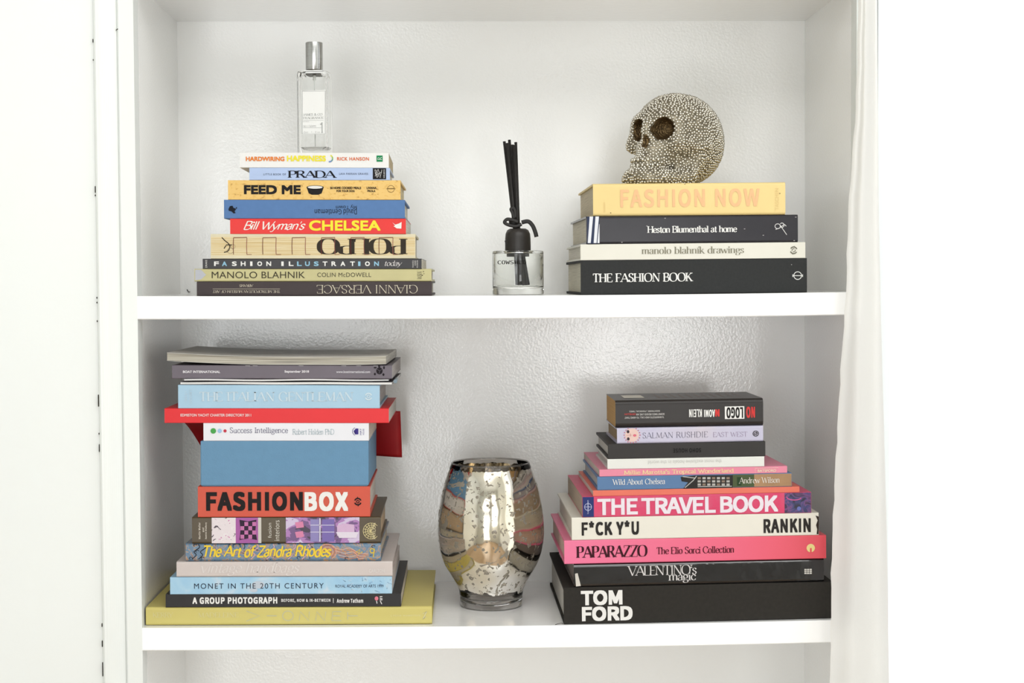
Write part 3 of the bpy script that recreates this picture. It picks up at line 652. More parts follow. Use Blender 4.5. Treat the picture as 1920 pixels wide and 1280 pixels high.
for i in range(6):
    f.lines([[(622+i*3, 1024+i*4), (640+i*3, 1030+i*3.4), (656+i*3, 1027+i*3.6), (672, 1036+i*2.6), (690-i*2, 1038+i*2)]], 1.2, (210, 134, 96) if i % 2 else (236, 184, 160), 'printed_swirl', .0003, smooth=True)
for i in range(4):
    f.lines([circ(444, 1024, 3+i*4, 3+i*2.6, -30, 210)], 1.2, (40, 36, 40) if i % 2 else (198, 140, 90), 'printed_swirl', .0003)
for x in (360, 372, 470, 500, 540, 566): f.lines([[(x, 1048), (x+8, 1040), (x+4, 1034), (x+14, 1026), (x+12, 1020)]], 1.6, random.choice([(210, 150, 100), (222, 172, 176), (36, 36, 44)]), 'printed_swirl', .0003, smooth=True)
for x, y in ((366, 1022), (370, 1033), (358, 1046), (380, 1046), (560, 1045), (700, 1024), (650, 1046)): f.lines([circ(x, y, 3, 2, 0, 250)], 1.1, (30, 32, 42), 'printed_swirl', .0004)
f.text('The Art of Zandra Rhodes', 'hand', (383, 1021, 622, 1045), (250, 214, 50), lift=.0008)
f.lines([[(668, 1035), (675, 1029), (672, 1039), (680, 1034)], circ(698, 1032, 4, 4), [(702, 1028), (700, 1044)]], 1.8, (232, 200, 60), 'emblem', .0008)
f = book(S3, 360, 714, 969, .20, mat('olive_jacket', (84, 70, 46), .35), pages((206, 180, 150)), kind='hard', r=.0025, yaw=.3, label='olive brown hardback with purple and white photo panels on spine', group=GRP)
pur = pattern('purple_photo_print', [(0, (46, 24, 60)), (.38, (110, 70, 130)), (.5, (176, 120, 186)), (.6, (214, 196, 226)), (.72, (60, 36, 76))], scale=38, stretch=(1, 1, 1.5), distort=1)
whp = pattern('sketched_wallpaper_print', [(0, (70, 50, 66)), (.36, (236, 224, 228)), (.62, (240, 232, 234)), (.68, (206, 120, 176))], scale=90, distort=2)
T_ = (0.0006, f.T-.0006)
f.rect(397, 970, 442, 1016, whp, 'printed_photo', full=T_); f.rect(442, 970, 484, 1016, ink((176, 96, 170)), 'printed_photo', full=T_); f.rect(484, 970, 490, 1016, ink((214, 208, 200)), 'printed_photo', full=T_)
f.rect(536, 970, 674, 1016, pur, 'printed_photo', full=T_)
f.poly([(449, 974), (465, 977), (481, 974), (479, 993), (482, 1012), (465, 1009), (449, 1012), (451, 993)], ink((58, 40, 62)), 'printed_cushion', .0004)
for i in range(4):
    for j in range(4):
        if (i+j) % 2: f.rect(451+i*7.4, 978+j*8, 451+i*7.4+7, 978+j*8+7.6, ink((206, 120, 178)), 'printed_check', .0006)
f.rect(582, 973, 598, 1015, ink((150, 140, 196)), 'printed_cabinet', .0004); f.rect(604, 973, 627, 1015, ink((128, 110, 182)), 'printed_cabinet', .0004)
for y in (984, 997): f.lines([[(582, y), (627, y)]], 1.2, (226, 220, 240), 'printed_shelf_line', .0006)
f.lines([[(600, 971), (600, 1015)]], 2.4, (230, 226, 242), 'printed_shelf_line', .0006)
f.poly([(632, 985), (645, 981), (664, 983), (665, 1003), (632, 1004)], ink((222, 186, 220)), 'printed_armchair', .0005); f.poly([(630, 997), (672, 997), (668, 1008), (636, 1008)], ink((236, 226, 240)), 'printed_armchair', .0006)
for y in (985, 1003): f.poly([(553, y-6), (568, y-8), (570, y+3), (556, y+5)], ink((226, 138, 178)), 'printed_chair', .0005)
f.text('fusion', 'cond', (502.5, 980, 509, 1008), (232, 226, 214), 90); f.text('interiors', 'cond', (515, 975, 524, 1013.5), (232, 226, 214), 90)
for x, t in ((372, 'Martin Waller'), (379, 'and'), (384.5, 'Dominic Bradbury')): f.text(t, 'cond', (x, 979 if t != 'and' else 989, x+4, 1010 if t != 'and' else 997), (232, 222, 206), 90, off=.02, name='author_lettering')
f.lines([circ(696, 995, r_, r_, 40, 320) for r_ in (15, 11, 7)]+[[(696, 995), (696+15*math.cos(R(a)), 995-15*math.sin(R(a)))] for a in range(60, 320, 26)], 1.0, (222, 206, 150))
f.text('PAVILION', 'sans', (698, 980, 704.5, 1010), (230, 216, 170), 90, name='publisher_lettering', lift=.0007)
f = book(S3, 371, 694, 911.8, .20, mat('coral_cover', (220, 88, 64), .45, var=.02), pages((232, 224, 214)), kind='hard', r=.001, yaw=.3, board=.003, label='coral red hardback with huge black and white condensed title', group=GRP)
f.text('FASHION', 'cond', (386.5, 921.5, 568, 957.5), (30, 24, 24), off=.04); f.text('BOX', 'cond', (571, 921.5, 653, 958), WHT, off=.04)
f.lines([circ(671, 940, 6, 6, 20, 160), circ(671, 940, 6, 6, 200, 340)], 2.6, (30, 22, 22)); f.lines([circ(671, 940, 2.4, 2.4, 60, 230), circ(671, 940, 2.4, 2.4, 240, 410)], 1.6, (30, 22, 22)); f.lines([[(671, 931), (669, 934)], [(671, 949), (673, 946)]], 1.2, (30, 22, 22))
# storage box
def storage_box():
    fT = book(S3, 376, 691, 826.3, .19, mat('unused', (0, 0, 0)), Tfix=None, label='x', advance=False)
    root = fT.root; T, L, wd_ = fT.T, fT.L, fT.w
    for c in list(root.children): bpy.data.objects.remove(c)
    root.name = 'storage_box'
    bm_ = mat('blue_box_card', (106, 152, 187), .55, var=.03, scale=90, bump=.00015, bscale=500)
    o = MB().box(0.0012, L-.0012, .0012, wd_-.0012, 0, T-.001).build('body', bm_, root); bevel(o, .001)
    o = MB().box(0, L, 0, wd_, T*.02+.0003, T-.0001).build('lid', bm_, root); bevel(o, .0009)
    fT.blobs([(0, 0, 0, 0)], BLK, 'x') if False else None
    tag(root, 'plain dusty blue box with no lettering in the middle of lower left stack', 'box', GRP)
    S3.h += T+.00005
    return fT
storage_box()
f = book(S3, 381.5, 691.5, 792.8, .19, mat('white_gloss_cover', (240, 240, 246), .3, var=.004), kind='soft', label='white paperback with three coloured dots and slim violet serif title', group=GRP)
f.blobs([(400, 807.5, 5.2, 5.2)], (72, 170, 76), 'printed_dot'); f.blobs([(412, 807.5, 4, 4)], (166, 204, 240), 'printed_dot'); f.blobs([(422, 807.5, 3, 3)], (206, 46, 70), 'printed_dot')
f.text('Success Intelligence', 'slab', (431, 801, 540, 814.5), (78, 72, 112)); f.text('Robert Holden PhD', 'slab', (548.5, 804, 626.5, 814.5), (150, 176, 184), name='author_lettering')
f.poly([(663, 808), (667, 803), (672, 803), (672, 814), (666, 814)], ink((70, 56, 140)), 'emblem', .0005); f.lines([circ(670, 808.5, 9, 8, 120, 240), [(666, 808), (666, 812)]], .9, (70, 56, 140)); f.text('HAY', 'sans', (674.5, 803, 678, 815), (70, 56, 140), 90, name='publisher_lettering'); f.text('HOUSE', 'sans', (680, 803.5, 683, 815), (120, 110, 170), 90, name='publisher_lettering')
RED = mat('red_directory_cover', (238, 28, 36), .4, var=.015)
f = book(S3, 308.5, 729, 765.5, .20, RED, pages((214, 208, 200)), kind='soft', yaw=-.4, label='bright red directory with small white capitals and its back cover drooping down', group=GRP)
f.text('EDMISTON YACHT CHARTER DIRECTORY 2011', 'sans', (338.5, 775.5, 471, 780.5), (252, 226, 226), off=.02)
# its lower cover droops behind the box
for side in (0, 1):
    m = MB(); vs = []; fs = []; nx, ny = 8, 14
    for i in range(nx+1):
        for j in range(ny+1):
            u, v = i/nx, j/ny
            y = .085+.105*v-.02*v*v; z = -(.060 if side == 0 else .074)*(v**1.8)+.001*math.sin(u*5)*v
            if side == 0: x = -.001+.010*v+.016*v**2+(.042-.010*v-.016*v**2)*u; y += .012*u*v
            else: x = f.L-.060+.066*u+.002*v; y = .2005+.016*v+.004*math.sin(u*5)*v; z = -.066*v-.003*u*v
            vs.append((x, y, z-.0003))
    for i in range(nx):
        for j in range(ny):
            a = i*(ny+1)+j; fs.append((a, a+1, a+ny+2, a+ny+1))
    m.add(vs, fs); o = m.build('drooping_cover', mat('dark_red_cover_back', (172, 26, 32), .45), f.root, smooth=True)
    md = o.modifiers.new('thickness', 'SOLIDIFY'); md.thickness = .0005; md.offset = -1
f = book(S3, 334, 712, 721.5, .21, mat('sky_blue_cover', (178, 213, 236), .5, var=.02), pages((206, 202, 198)), kind='hard', r=.0008, yaw=-.2, label='light sky blue hardback with white embossed title above red directory', group=GRP)
f.text('THE ITALIAN GENTLEMAN', 'bserif', (374, 734, 663, 752.5), (206, 226, 238)); f.lines([circ(691, 743, 6, 6, 20, 160), circ(691, 743, 6, 6, 200, 340)], 2.2, (216, 232, 240)); f.lines([circ(691, 743, 2.6, 2.6, 60, 230), circ(691, 743, 2.6, 2.6, 240, 410)], 1.4, (216, 232, 240))
f.text('HUGO', 'serif', (346, 734, 351, 752), (204, 224, 236), 90, name='author_lettering'); f.text('JACOMET', 'serif', (355, 729, 360, 757), (204, 224, 236), 90, name='author_lettering')
magp = pattern('glossy_page_edges', [(0, (120, 116, 112)), (.4, (236, 234, 230)), (.6, (244, 243, 240)), (.8, (150, 146, 142))], scale=9, stretch=(.6, 1, 420), const=False)
f = book(S3, 338, 735, 716.4, .21, mat('magazine_cover_dark', (96, 92, 96), .3), magp, kind='soft', flip=True, board=.0004, yaw=-1, name='magazine', cat='magazine', warp=lambda u: .0003+.0004*math.sin(u*7)**2, label='thin glossy magazine squashed above light blue book, lower of the two', group=GRP)
S3.h += .0013
f = book(S3, 345, 729, 711.6, .20, mat('magazine_cover_white', (226, 226, 228), .3), magp, kind='soft', flip=True, board=.0004, yaw=.5, name='magazine', cat='magazine', warp=lambda u: .0002+.0009*math.sin(u*6+1)**2, label='thin white glossy magazine squashed under the grey-purple yearbook', group=GRP)
S3.h += .0011
m = MB().tube([(f.L+.0086, .0, -.0002), (f.L+.0086, .05, -.0002)], .0026, 12); m.build('rolled_edge', mat('rolled_magazine_edge', (120, 138, 150), .3), f.root)
f = book(S3, 322.5, 735, 684.6, .23, mat('grey_purple_cover', (110, 101, 111), .4, var=.03), pages((206, 200, 198)), kind='soft', r=.0012, yaw=-.6, name='magazine', cat='magazine', label='thick grey-purple magazine with small white lettering and black turtle picture', group=GRP)
f.text('BOAT INTERNATIONAL', 'sans', (343, 694.5, 413, 699), (236, 232, 236), off=.035); f.text('September 2018', 'sans', (533.5, 694, 579.5, 699.5), (236, 232, 236), off=.03, name='date_lettering'); f.text('www.boatinternational.com', 'sans', (630.5, 694.5, 694, 699), (220, 216, 222), off=.02, name='web_lettering')
f.blobs([(711.5, 695, 6, 6.5), (703.5, 689, 3, 1.4), (720, 689, 1.6, 3), (703, 701, 1.8, 2.4), (719, 702, 2, 2.4), (711, 686.8, 2, 2.2)], (34, 28, 34), 'turtle_picture'); f.lines([[(707, 692), (712, 695), (716, 692)], [(712, 695), (711, 700)]], .6, (104, 96, 106), 'turtle_picture', .0007)
for x in (460, 474, 560, 640, 668, 700): f.lines([[(x, 685.4), (x+9, 685.6)]], .8, (200, 196, 200), 'scuff_mark')
grp = pattern('dull_page_edges', [(0, (84, 76, 62)), (.4, (140, 132, 114)), (.52, (196, 190, 174)), (.64, (110, 102, 88))], scale=8, stretch=(.5, 1, 70), const=False)
f = book(S3, 313, 724, 669.2, .215, mat('pale_magazine_cover', (206, 202, 194), .4), grp, kind='soft', flip=True, board=.0005, yaw=-1.2, name='magazine', cat='magazine', warp=lambda u: .0006+.0052*max(0, (.5-u)*2)**1.8+.0012*max(0, (u-.8)*5)**2, label='curling magazine with ragged grey page edges, top of lower left stack', group=GRP)
# ---- lower right stack
S4 = Stack(1057, 1556, ZO-HS, SAG_L, 0.008); GRP = 'books lying in the lower right stack'
f = book(S4, 1057, 1562, 1095.8, .28, mat('soft_black_cloth', (50, 47, 43), .8, spec=.2, var=.1, scale=200), pages((208, 204, 196)), kind='hard', r=.001, board=.0036, yaw=.8, label='very thick black hardback with bold white stacked sans title, bottom of lower right stack', group=GRP)
f.text('TOM', 'cond', (1089, 1106, 1167, 1134), WHT, off=.042, track=1.0); f.text('FORD', 'cond', (1091, 1136, 1186, 1163.5), WHT, off=.042, track=1.0)
bm_ = MB().tube([(-.001, .002, .0006), (-.004, -.0012, .0022), (-.009, -.003, .0014), (-.012, -.0035, .0006)], .0004, 6); bm_.build('ribbon_marker', DARK, f.root)
crk = mat('glossy_black_jacket', (34, 32, 33), .12, var=.1, scale=30, bump=.0017, bscale=38, coat=.8)
f = book(S4, 1076, 1545, 1052, .255, crk, pages((150, 140, 136)), kind='hard', r=.0045, yaw=1.2, label='glossy crinkled black hardback with thin white serif title above the thickest book', group=GRP)
f.text("VALENTINO's", 'serif', (1176, 1059, 1306, 1078), (226, 222, 220), track=-.02, rough=.3); f.text('magic', 'serif', (1253, 1073, 1305, 1092), (226, 222, 220), track=-.02)
f.rect(1508, 1066, 1522, 1075.5, ink((226, 222, 214)), 'emblem', .0005); f.lines([[(1508, 1069), (1522, 1069)], [(1508, 1072.4), (1522, 1072.4)], [(1512.6, 1066), (1512.6, 1075)], [(1517.3, 1066), (1517.3, 1075)]], .8, (50, 46, 46), 'emblem', .0007)
f.poly([(1078, 1075), (1083, 1074), (1089, 1098), (1080, 1099)], ink((222, 216, 206)), 'torn_paper', .0006)
pk = bpy.data.materials.new('pink_ombre_cover'); pk.use_nodes = True; nt = pk.node_tree; b_ = nt.nodes['Principled BSDF']; b_.inputs['Roughness'].default_value = .4
tc = nt.nodes.new('ShaderNodeTexCoord'); sx = nt.nodes.new('ShaderNodeSeparateXYZ'); mr = nt.nodes.new('ShaderNodeMapRange'); rp = nt.nodes.new('ShaderNodeValToRGB')
nt.links.new(tc.outputs['Object'], sx.inputs[0]); nt.links.new(sx.outputs[0], mr.inputs[0]); mr.inputs[2].default_value = .35; nt.links.new(mr.outputs[0], rp.inputs[0]); nt.links.new(rp.outputs[0], b_.inputs['Base Color'])
rp.color_ramp.elements[0].color = lin((250, 122, 164)); rp.color_ramp.elements[1].color = lin((238, 78, 92)); e = rp.color_ramp.elements.new(.6); e.color = lin((248, 104, 136))
f = book(S4, 1058, 1549, 1008, .25, pk, pages((222, 190, 180)), kind='hard', r=.0012, yaw=1.0, label='bright pink hardback with black high-contrast title, pink fading to coral', group=GRP)
f.text('PAPARAZZO', 'bdidone', (1080, 1022, 1214, 1045), (66, 22, 34)); f.text('The Elio Sorci Collection', 'bserif', (1231, 1024, 1376, 1037.5), (96, 26, 42), track=.02, name='subtitle_lettering')
f.blobs([(1520, 1027, 8, 8)], (248, 226, 150)); f.poly([(1518.6, 1027), (1521.6, 1027), (1521.6, 1036), (1518.6, 1036)], ink((238, 78, 92)), 'emblem', .0007)
f = book(S4, 1072, 1535, 965.5, .25, mat('cream_cover', (244, 239, 226), .4, var=.01), pages((222, 218, 206)), kind='hard', r=.0015, yaw=1.0, label='cream hardback with widely separated condensed dark words at both ends', group=GRP)
f.text('F*CK Y*U', 'cond', (1090.5, 976, 1198, 1003), (50, 46, 44), off=.03); f.text('RANKIN', 'cond', (1431.5, 972, 1520, 998), (50, 46, 44), off=.03)
f.poly([(1529, 966), (1535, 968), (1534.6, 1001), (1531, 1001), (1532, 992), (1530, 984), (1533, 975)], ink((52, 42, 36)), 'torn_edge', .0005)
trv = pattern('crimson_mottled_print', [(0, (206, 40, 92)), (.45, (226, 52, 104)), (.6, (222, 70, 112))], scale=60, const=False)
f = book(S4, 1092, 1521, 926.5, .24, trv, pages((196, 176, 158)), kind='soft', r=.001, yaw=1.0, label='crimson paperback with huge white capitals reading THE TRAVEL BOOK', group=GRP)
T_ = (0.0005, f.T-.0005)
f.rect(1092.5, 930, 1113.5, 970, ink((52, 62, 120)), 'printed_panel', full=T_)
f.lines([circ(1102.5, 950, 6.5, 6.5), [(1095.5, 950), (1109.5, 950)], [(1102.5, 941), (1102.5, 959)]], 1.0, (196, 200, 230), 'emblem'); f.text('lonely planet', 'sans', (1100.5, 937, 1104.5, 963), (196, 200, 230), 90, name='publisher_lettering', lift=.0006)
night = pattern('night_photo_print', [(0, (26, 18, 40)), (.42, (52, 34, 74)), (.52, (120, 70, 130)), (.58, (60, 60, 120)), (.66, (30, 24, 50))], scale=42, distort=2.5, const=False)
f.rect(1471, 922, 1520.5, 964, night, 'printed_photo', full=T_); f.blobs([(1498, 953, 4, 4)], (110, 120, 190), 'printed_globe'); f.lines([circ(1489, 931, 14, 6, 180, 340)], 2, (206, 90, 150), 'printed_glow', .0004)
f.text('THE TRAVEL BOOK', 'cond', (1120, 931, 1459, 962.5), (246, 236, 244), off=.03, track=.97)
f = book(S4, 1112, 1499, 915.5, .22, mat('salmon_cover', (240, 122, 100), .5, var=.015), pages((232, 224, 214)), kind='soft', yaw=1.0, label='thin plain salmon orange book between crimson and blue-tan ones', group=GRP)
f = book(S4, 1120, 1484.5, 889.8, .21, mat('steel_blue_cover', (92, 128, 172), .45, var=.03), pages((202, 198, 196)), kind='hard', r=.0012, yaw=1.0, label='blue and tan hardback with white serif lettering and street photo spine', group=GRP)
T_ = (0.0008, f.T-.0008)
f.rect(1373, 888, 1414, 915, ink((84, 96, 66)), 'printed_photo', full=T_); f.rect(1414, 888, 1484, 914, mat('tan_print', (176, 138, 100), .5, var=.1, scale=60), 'printed_photo', full=T_)
f.poly([(1276, 894), (1304, 891), (1374, 890), (1374, 914), (1281, 916), (1290, 904), (1278, 902)], ink((52, 50, 48)), 'printed_house', .0003)
for i in range(7):
    for j in range(3): f.rect(1308+i*9, 894+j*6, 1314+i*9, 898+j*6, ink((186, 182, 176) if (i+j) % 3 else (140, 120, 104)), 'printed_window', .0005)
f.lines([[(1284, 914), (1300, 900), (1306, 892)], [(1308, 912), (1372, 911)], [(1280, 893), (1304, 896)]], 1.6, (190, 188, 184), 'printed_railing', .0006)
f.rect(1382, 894, 1390, 910, ink((48, 70, 44)), 'printed_door', .0005)
f.text('Wild About Chelsea', 'serif', (1148, 897, 1247, 908), WHT, lift=.0007); f.text('Andrew Wilson', 'serif', (1385, 894, 1461, 905.5), (240, 232, 222), lift=.0008, name='author_lettering')
f = book(S4, 1124, 1476, 876.8, .22, mat('candy_pink_cover', (242, 146, 170), .45, var=.015), pages((226, 210, 200)), kind='soft', yaw=1.2, label='thin candy pink book with pale yellow typewriter lettering', group=GRP)
f.text("Millie Marotta's Tropical Wonderland", 'bslab', (1169.5, 879.5, 1376, 889.5), (250, 222, 170)); f.text('BATSFORD', 'sans', (1420.5, 879.5, 1455, 884.5), (252, 226, 200), off=.02, name='publisher_lettering'); f.lines([[(1416, 877.5), (1459, 876.5), (1459, 886.5), (1416, 887.5), (1416, 877.5)]], .8, (252, 210, 200), 'rule')
f = book(S4, 1139, 1433, 857.8, .17, mat('off_white_cover', (240, 240, 234), .5, var=.005), pages((214, 210, 204)), kind='hard', r=.001, yaw=.5, label='small white book with barely visible grey lettering under charcoal book', group=GRP)
f.text('the most exclusive hotels in the world', 'sans', (1215, 862, 1353, 869), (214, 213, 208), 180)
f = book(S4, 1140, 1435, 829.8, .17, mat('warm_charcoal_cover', (54, 51, 50), .6), pages((216, 212, 206)), kind='hard', r=.001, yaw=.6, board=.003, label='charcoal hardback with dark embossed upside-down letters under lilac book', group=GRP)
f.text('SOHO HOUSE', 'cond', (1262, 840, 1314.5, 848), (28, 26, 26), 180, off=.02, rough=.3)
lil = pattern('lilac_mist_jacket', [(0, (188, 184, 214)), (.5, (204, 200, 222)), (.8, (216, 206, 216))], scale=14, const=False)
f = book(S4, 1157, 1431, 799.8, .14, lil, pages((176, 150, 118)), kind='hard', r=.0028, yaw=.9, label='lilac hardback with a drawn pale face at its left spine end', group=GRP)
f.blobs([(1185, 815.5, 13, 13)], (240, 206, 196), 'face_picture', .0003); f.blobs([(1177.5, 809, 2.5, 3), (1178, 822.5, 2.5, 3)], (60, 50, 60), 'face_picture', .0005); f.blobs([(1190, 816, 3.2, 2.4)], (226, 110, 130), 'face_picture', .0005)
f.blobs([(1185+15*math.cos(a*.35), 815.5+14.4*math.sin(a*.35), 1, 1) for a in range(18) if abs(14.4*math.sin(a*.35)) < 14.2], (214, 80, 100), 'printed_beads', .0005)
f.lines([[(1174, 815.5), (1184, 815.5)], [(1181, 812), (1183, 815.5), (1181, 819)]], .6, (190, 130, 130), 'face_picture', .0005)
f.text('SALMAN RUSHDIE', 'thinserif', (1205, 809.5, 1327, 820.5), (76, 72, 92), track=.12, name='author_lettering'); f.text('EAST WEST', 'thinserif', (1337, 809.5, 1401, 818.5), (140, 112, 146), track=.1)
f.blobs([(1417, 812.5, 6, 5.6)], (64, 60, 66)); f.lines([circ(1417, 812.5, 4, 3.6), [(1413, 811), (1421, 814)], [(1416, 808), (1417, 817)]], .8, (190, 184, 200), 'emblem', .0007)
f = book(S4, 1154, 1431, 748.6, .125, mat('black_paperback_cover', (46, 41, 39), .35), pages((206, 164, 104)), kind='soft', r=.006, yaw=.4, label='chunky black paperback with upside-down red and white lettering, top of lower right stack', group=GRP)
f.rect(1359, 761.5, 1395.5, 785, ink(WHT), 'label_square', .0004); f.text('LOGO', 'cond', (1362, 763, 1393, 783.5), (34, 30, 30), 180, off=.03, lift=.0007); f.text('NO', 'cond', (1399, 762, 1415.5, 783), (222, 52, 50), 180, off=.06)
f.text('N', 'cond', (1341, 767, 1349, 780.5), (222, 52, 50), 180, off=.05, name='author_lettering'); f.text('AOMI', 'cond', (1320, 767.5, 1340.5, 781.5), WHT, 180, off=.05, name='author_lettering'); f.text('KLEIN', 'cond', (1292, 767, 1316, 781.5), WHT, 180, off=.05, name='author_lettering')
for y0, t, c in ((781, "'A MANIFESTO AND CALL TO ARMS THAT", WHT), (775, 'SOMETIMES READS LIKE AN', WHT), (769, "NIGHTMARE', FINANCIAL TIMES", WHT)):
    f.text(t, 'cond', ({781: 1171, 775: 1193, 769: 1180}[y0], y0-.5, {781: 1245, 775: 1246, 769: 1237}[y0], y0+3.2), (214, 210, 206), 180, off=.01, name='quote_lettering')
f.text('ORWELLIAN', 'sans', (1171, 774.5, 1192, 778), (222, 60, 56), 180, name='quote_lettering')
t_ = f.top
for i, (u0, u1) in enumerate([(.05, .2)]): 
    t_.mesh('label_square', [(.016, .04), (.044, .04), (.044, .09), (.016, .09)], [(0, 1, 2, 3)], ink((226, 220, 206)), .0003)
for i in range(11):
    u = .062+i*.011
    t_.mesh('blurb_lettering', [(u, .03+.004*(i % 3)), (u+.003, .03+.004*(i % 3)), (u+.003, .10-.006*(i % 2)), (u, .10-.006*(i % 2))], [(0, 1, 2, 3)], ink((124, 112, 106)), .0003)

# ------------------------------------------------------------------ beaded skull
def skull():
    C0 = at(1272, 262, 0.135)
    psi = R(45); fwd = Vector((-math.sin(psi), -math.cos(psi), 0)); lat = Vector((math.cos(psi), -math.sin(psi), 0)); upv = Vector((0, 0, 1))
    def ell(p, c, r): 
        q = (p-np.array(c))/np.array(r); k0 = np.linalg.norm(q, axis=-1); k1 = np.linalg.norm(q/np.array(r), axis=-1)+1e-9; return k0*(k0-1)/k1
    def caps(p, a, b, r):
        a = np.array(a); b = np.array(b); pa = p-a; ba = b-a; h = np.clip((pa@ba)/(ba@ba), 0, 1); return np.linalg.norm(pa-h[..., None]*ba, axis=-1)-r
    def smin(a, b, k): h = np.clip(.5+.5*(b-a)/k, 0, 1); return b*(1-h)+a*h-k*h*(1-h)
    def smax(a, b, k): return -smin(-a, -b, k)
    BOT = TOP2_z - C0.z
    def cuts(p):
        c = np.minimum(ell(p, (.0665, .0215, .0105), (.024, .0152, .0152)), ell(p, (.0665, -.0215, .0105), (.024, .0152, .0152)))
        n_ = np.minimum(ell(p, (.080, .0028, -.0065), (.010, .0036, .0085)), ell(p, (.080, -.0028, -.0065), (.010, .0036, .0085)))
        return c, n_
    def sdf(p):
        d = ell(p, (-.002, 0, 0), (.066, .0575, .0625))
        d = smin(d, ell(p, (-.02, 0, -.012), (.046, .046, .046)), .012)
        d = smin(d, ell(p, (.020, 0, .016), (.044, .044, .042)), .012)
        for s_ in (1, -1):
            d = smin(d, ell(p, (.051, s_*.021, .0235), (.011, .018, .0085)), .012)
            d = smin(d, ell(p, (.050, s_*.037, -.009), (.013, .012, .010)), .012)
            d = smin(d, ell(p, (.043, s_*.0385, .004), (.012, .007, .018)), .010)
            d = smin(d, caps(p, (.045, s_*.042, -.010), (.008, s_*.053, -.012), .006), .008)
            d = smin(d, caps(p, (.016, s_*.043, -.030), (.030, s_*.036, -.056), .009), .010)
            d = smin(d, caps(p, (.030, s_*.036, -.056), (.086, s_*.016, -.060), .0115), .012)
        d = smin(d, ell(p, (.056, 0, -.018), (.022, .022, .018)), .014)
        d = smin(d, ell(p, (.069, 0, .008), (.009, .0065, .018)), .006)
        d = smin(d, ell(p, (.061, 0, -.034), (.026, .0235, .015)), .008)
        d = smin(d, ell(p, (.074, 0, -.054), (.027, .024, .015)), .010)
        for s_ in (1, -1):
            d = smax(d, -ell(p, (.034, s_*.066, .004), (.020, .013, .016)), .010)     # temples
            d = smax(d, -ell(p, (.040, s_*.046, -.033), (.017, .012, .012)), .010)     # under the cheekbones
        a, b = cuts(p)
        d = smax(d, -a, .003); d = smax(d, -b, .0015)
        return np.maximum(d, BOT+.0008-p[..., 2])
    # surface nets
    h = .0018; lo = np.array([-.075, -.068, BOT-.004]); hi = np.array([.102, .068, .07]); N = np.ceil((hi-lo)/h).astype(int)
    ax = [lo[i]+h*np.arange(N[i]) for i in range(3)]; P = np.stack(np.meshgrid(*ax, indexing='ij'), -1); S = sdf(P)
    ins = S < 0; c = np.zeros(N-1, int)
    offs = [(i, j, k) for i in (0, 1) for j in (0, 1) for k in (0, 1)]
    sl = lambda A, o: A[o[0]:N[0]-1+o[0], o[1]:N[1]-1+o[1], o[2]:N[2]-1+o[2]]
    for o in offs: c += sl(ins, o)
    act = (c > 0) & (c < 8); idx = -np.ones(N-1, int); idx[act] = np.arange(act.sum())
    pos = np.zeros((*tuple(N-1), 3)); cnt = np.zeros(tuple(N-1))
    for a in range(8):
        for b in range(a+1, 8):
            oa, ob = offs[a], offs[b]
            if sum(abs(x-y) for x, y in zip(oa, ob)) != 1: continue
            sa, sb = sl(S, oa), sl(S, ob); cr = (sa < 0) != (sb < 0); t = np.where(cr, sa/(sa-sb+1e-12), 0)
            pa, pb = sl(P, oa), sl(P, ob); pos += np.where(cr[..., None], pa+(pb-pa)*t[..., None], 0); cnt += cr
    V = (pos[act]/cnt[act][:, None]); Fc = []
    for ax_ in range(3):
        o1, o2 = [(1, 2), (2, 0), (0, 1)][ax_]
        A = np.moveaxis(ins, ax_, 0); d = (A[1:] != A[:-1]); d = np.moveaxis(d, 0, ax_)
        pts = np.argwhere(d)
        for p in pts:
            if p[o1] < 1 or p[o2] < 1 or p[o1] >= N[o1]-1 or p[o2] >= N[o2]-1: continue
            q = []
            for du, dv in ((0, 0), (-1, 0), (-1, -1), (0, -1)):
                r_ = p.copy(); r_[o1] += du; r_[o2] += dv; q.append(idx[tuple(r_)])
            if min(q) < 0: continue
            Fc.append(tuple(q) if ins[tuple(p)] else tuple(q[::-1]))
    root = empty('beaded_skull', mw=Matrix.Translation((C0.x, C0.y, TOP2_z)))
    M3 = np.array([list(fwd), list(lat), list(upv)])             # local skull axes -> world
    def tow(p): return p@M3 + np.array([0, 0, C0.z-TOP2_z])
    tag(root, 'silver beaded skull ornament facing left on the pale yellow book', 'skull')
    Vw = tow(V)
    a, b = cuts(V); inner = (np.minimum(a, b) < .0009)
    m = MB(); m.add([tuple(v) for v in Vw], Fc)
    bodym = mat('tarnished_silver', (150, 142, 124), .45, .7, var=.4, scale=220)
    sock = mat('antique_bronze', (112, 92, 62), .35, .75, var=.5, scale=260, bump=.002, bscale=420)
    o = m.build('skull_body', [bodym, sock], root, smooth=True)
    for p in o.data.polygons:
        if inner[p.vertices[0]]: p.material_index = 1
    # beads: blue noise over the surface
    rng = np.random.RandomState(3); Fa = np.array(Fc); T_ = np.concatenate([Fa[:, [0, 1, 2]], Fa[:, [0, 2, 3]]])
    A0, B0, C1 = V[T_[:, 0]], V[T_[:, 1]], V[T_[:, 2]]; ar = np.linalg.norm(np.cross(B0-A0, C1-A0), axis=1)
    pick = rng.choice(len(T_), 150000, p=ar/ar.sum()); u = rng.rand(150000, 2); fl_ = u.sum(1) > 1; u[fl_] = 1-u[fl_]
    Q = A0[pick]+u[:, :1]*(B0-A0)[pick]+u[:, 1:]*(C1-A0)[pick]
    a, b = cuts(Q); Q = Q[(np.minimum(a, b) > .0013) & (Q[:, 2] > BOT+.002)]
    Q = Q[np.argsort(np.round(Q[:, 2]/.0029)+rng.rand(len(Q))*.05)]      # laid row by row, so beads line up in bands
    dm = .0036; grid = {}; keep = []
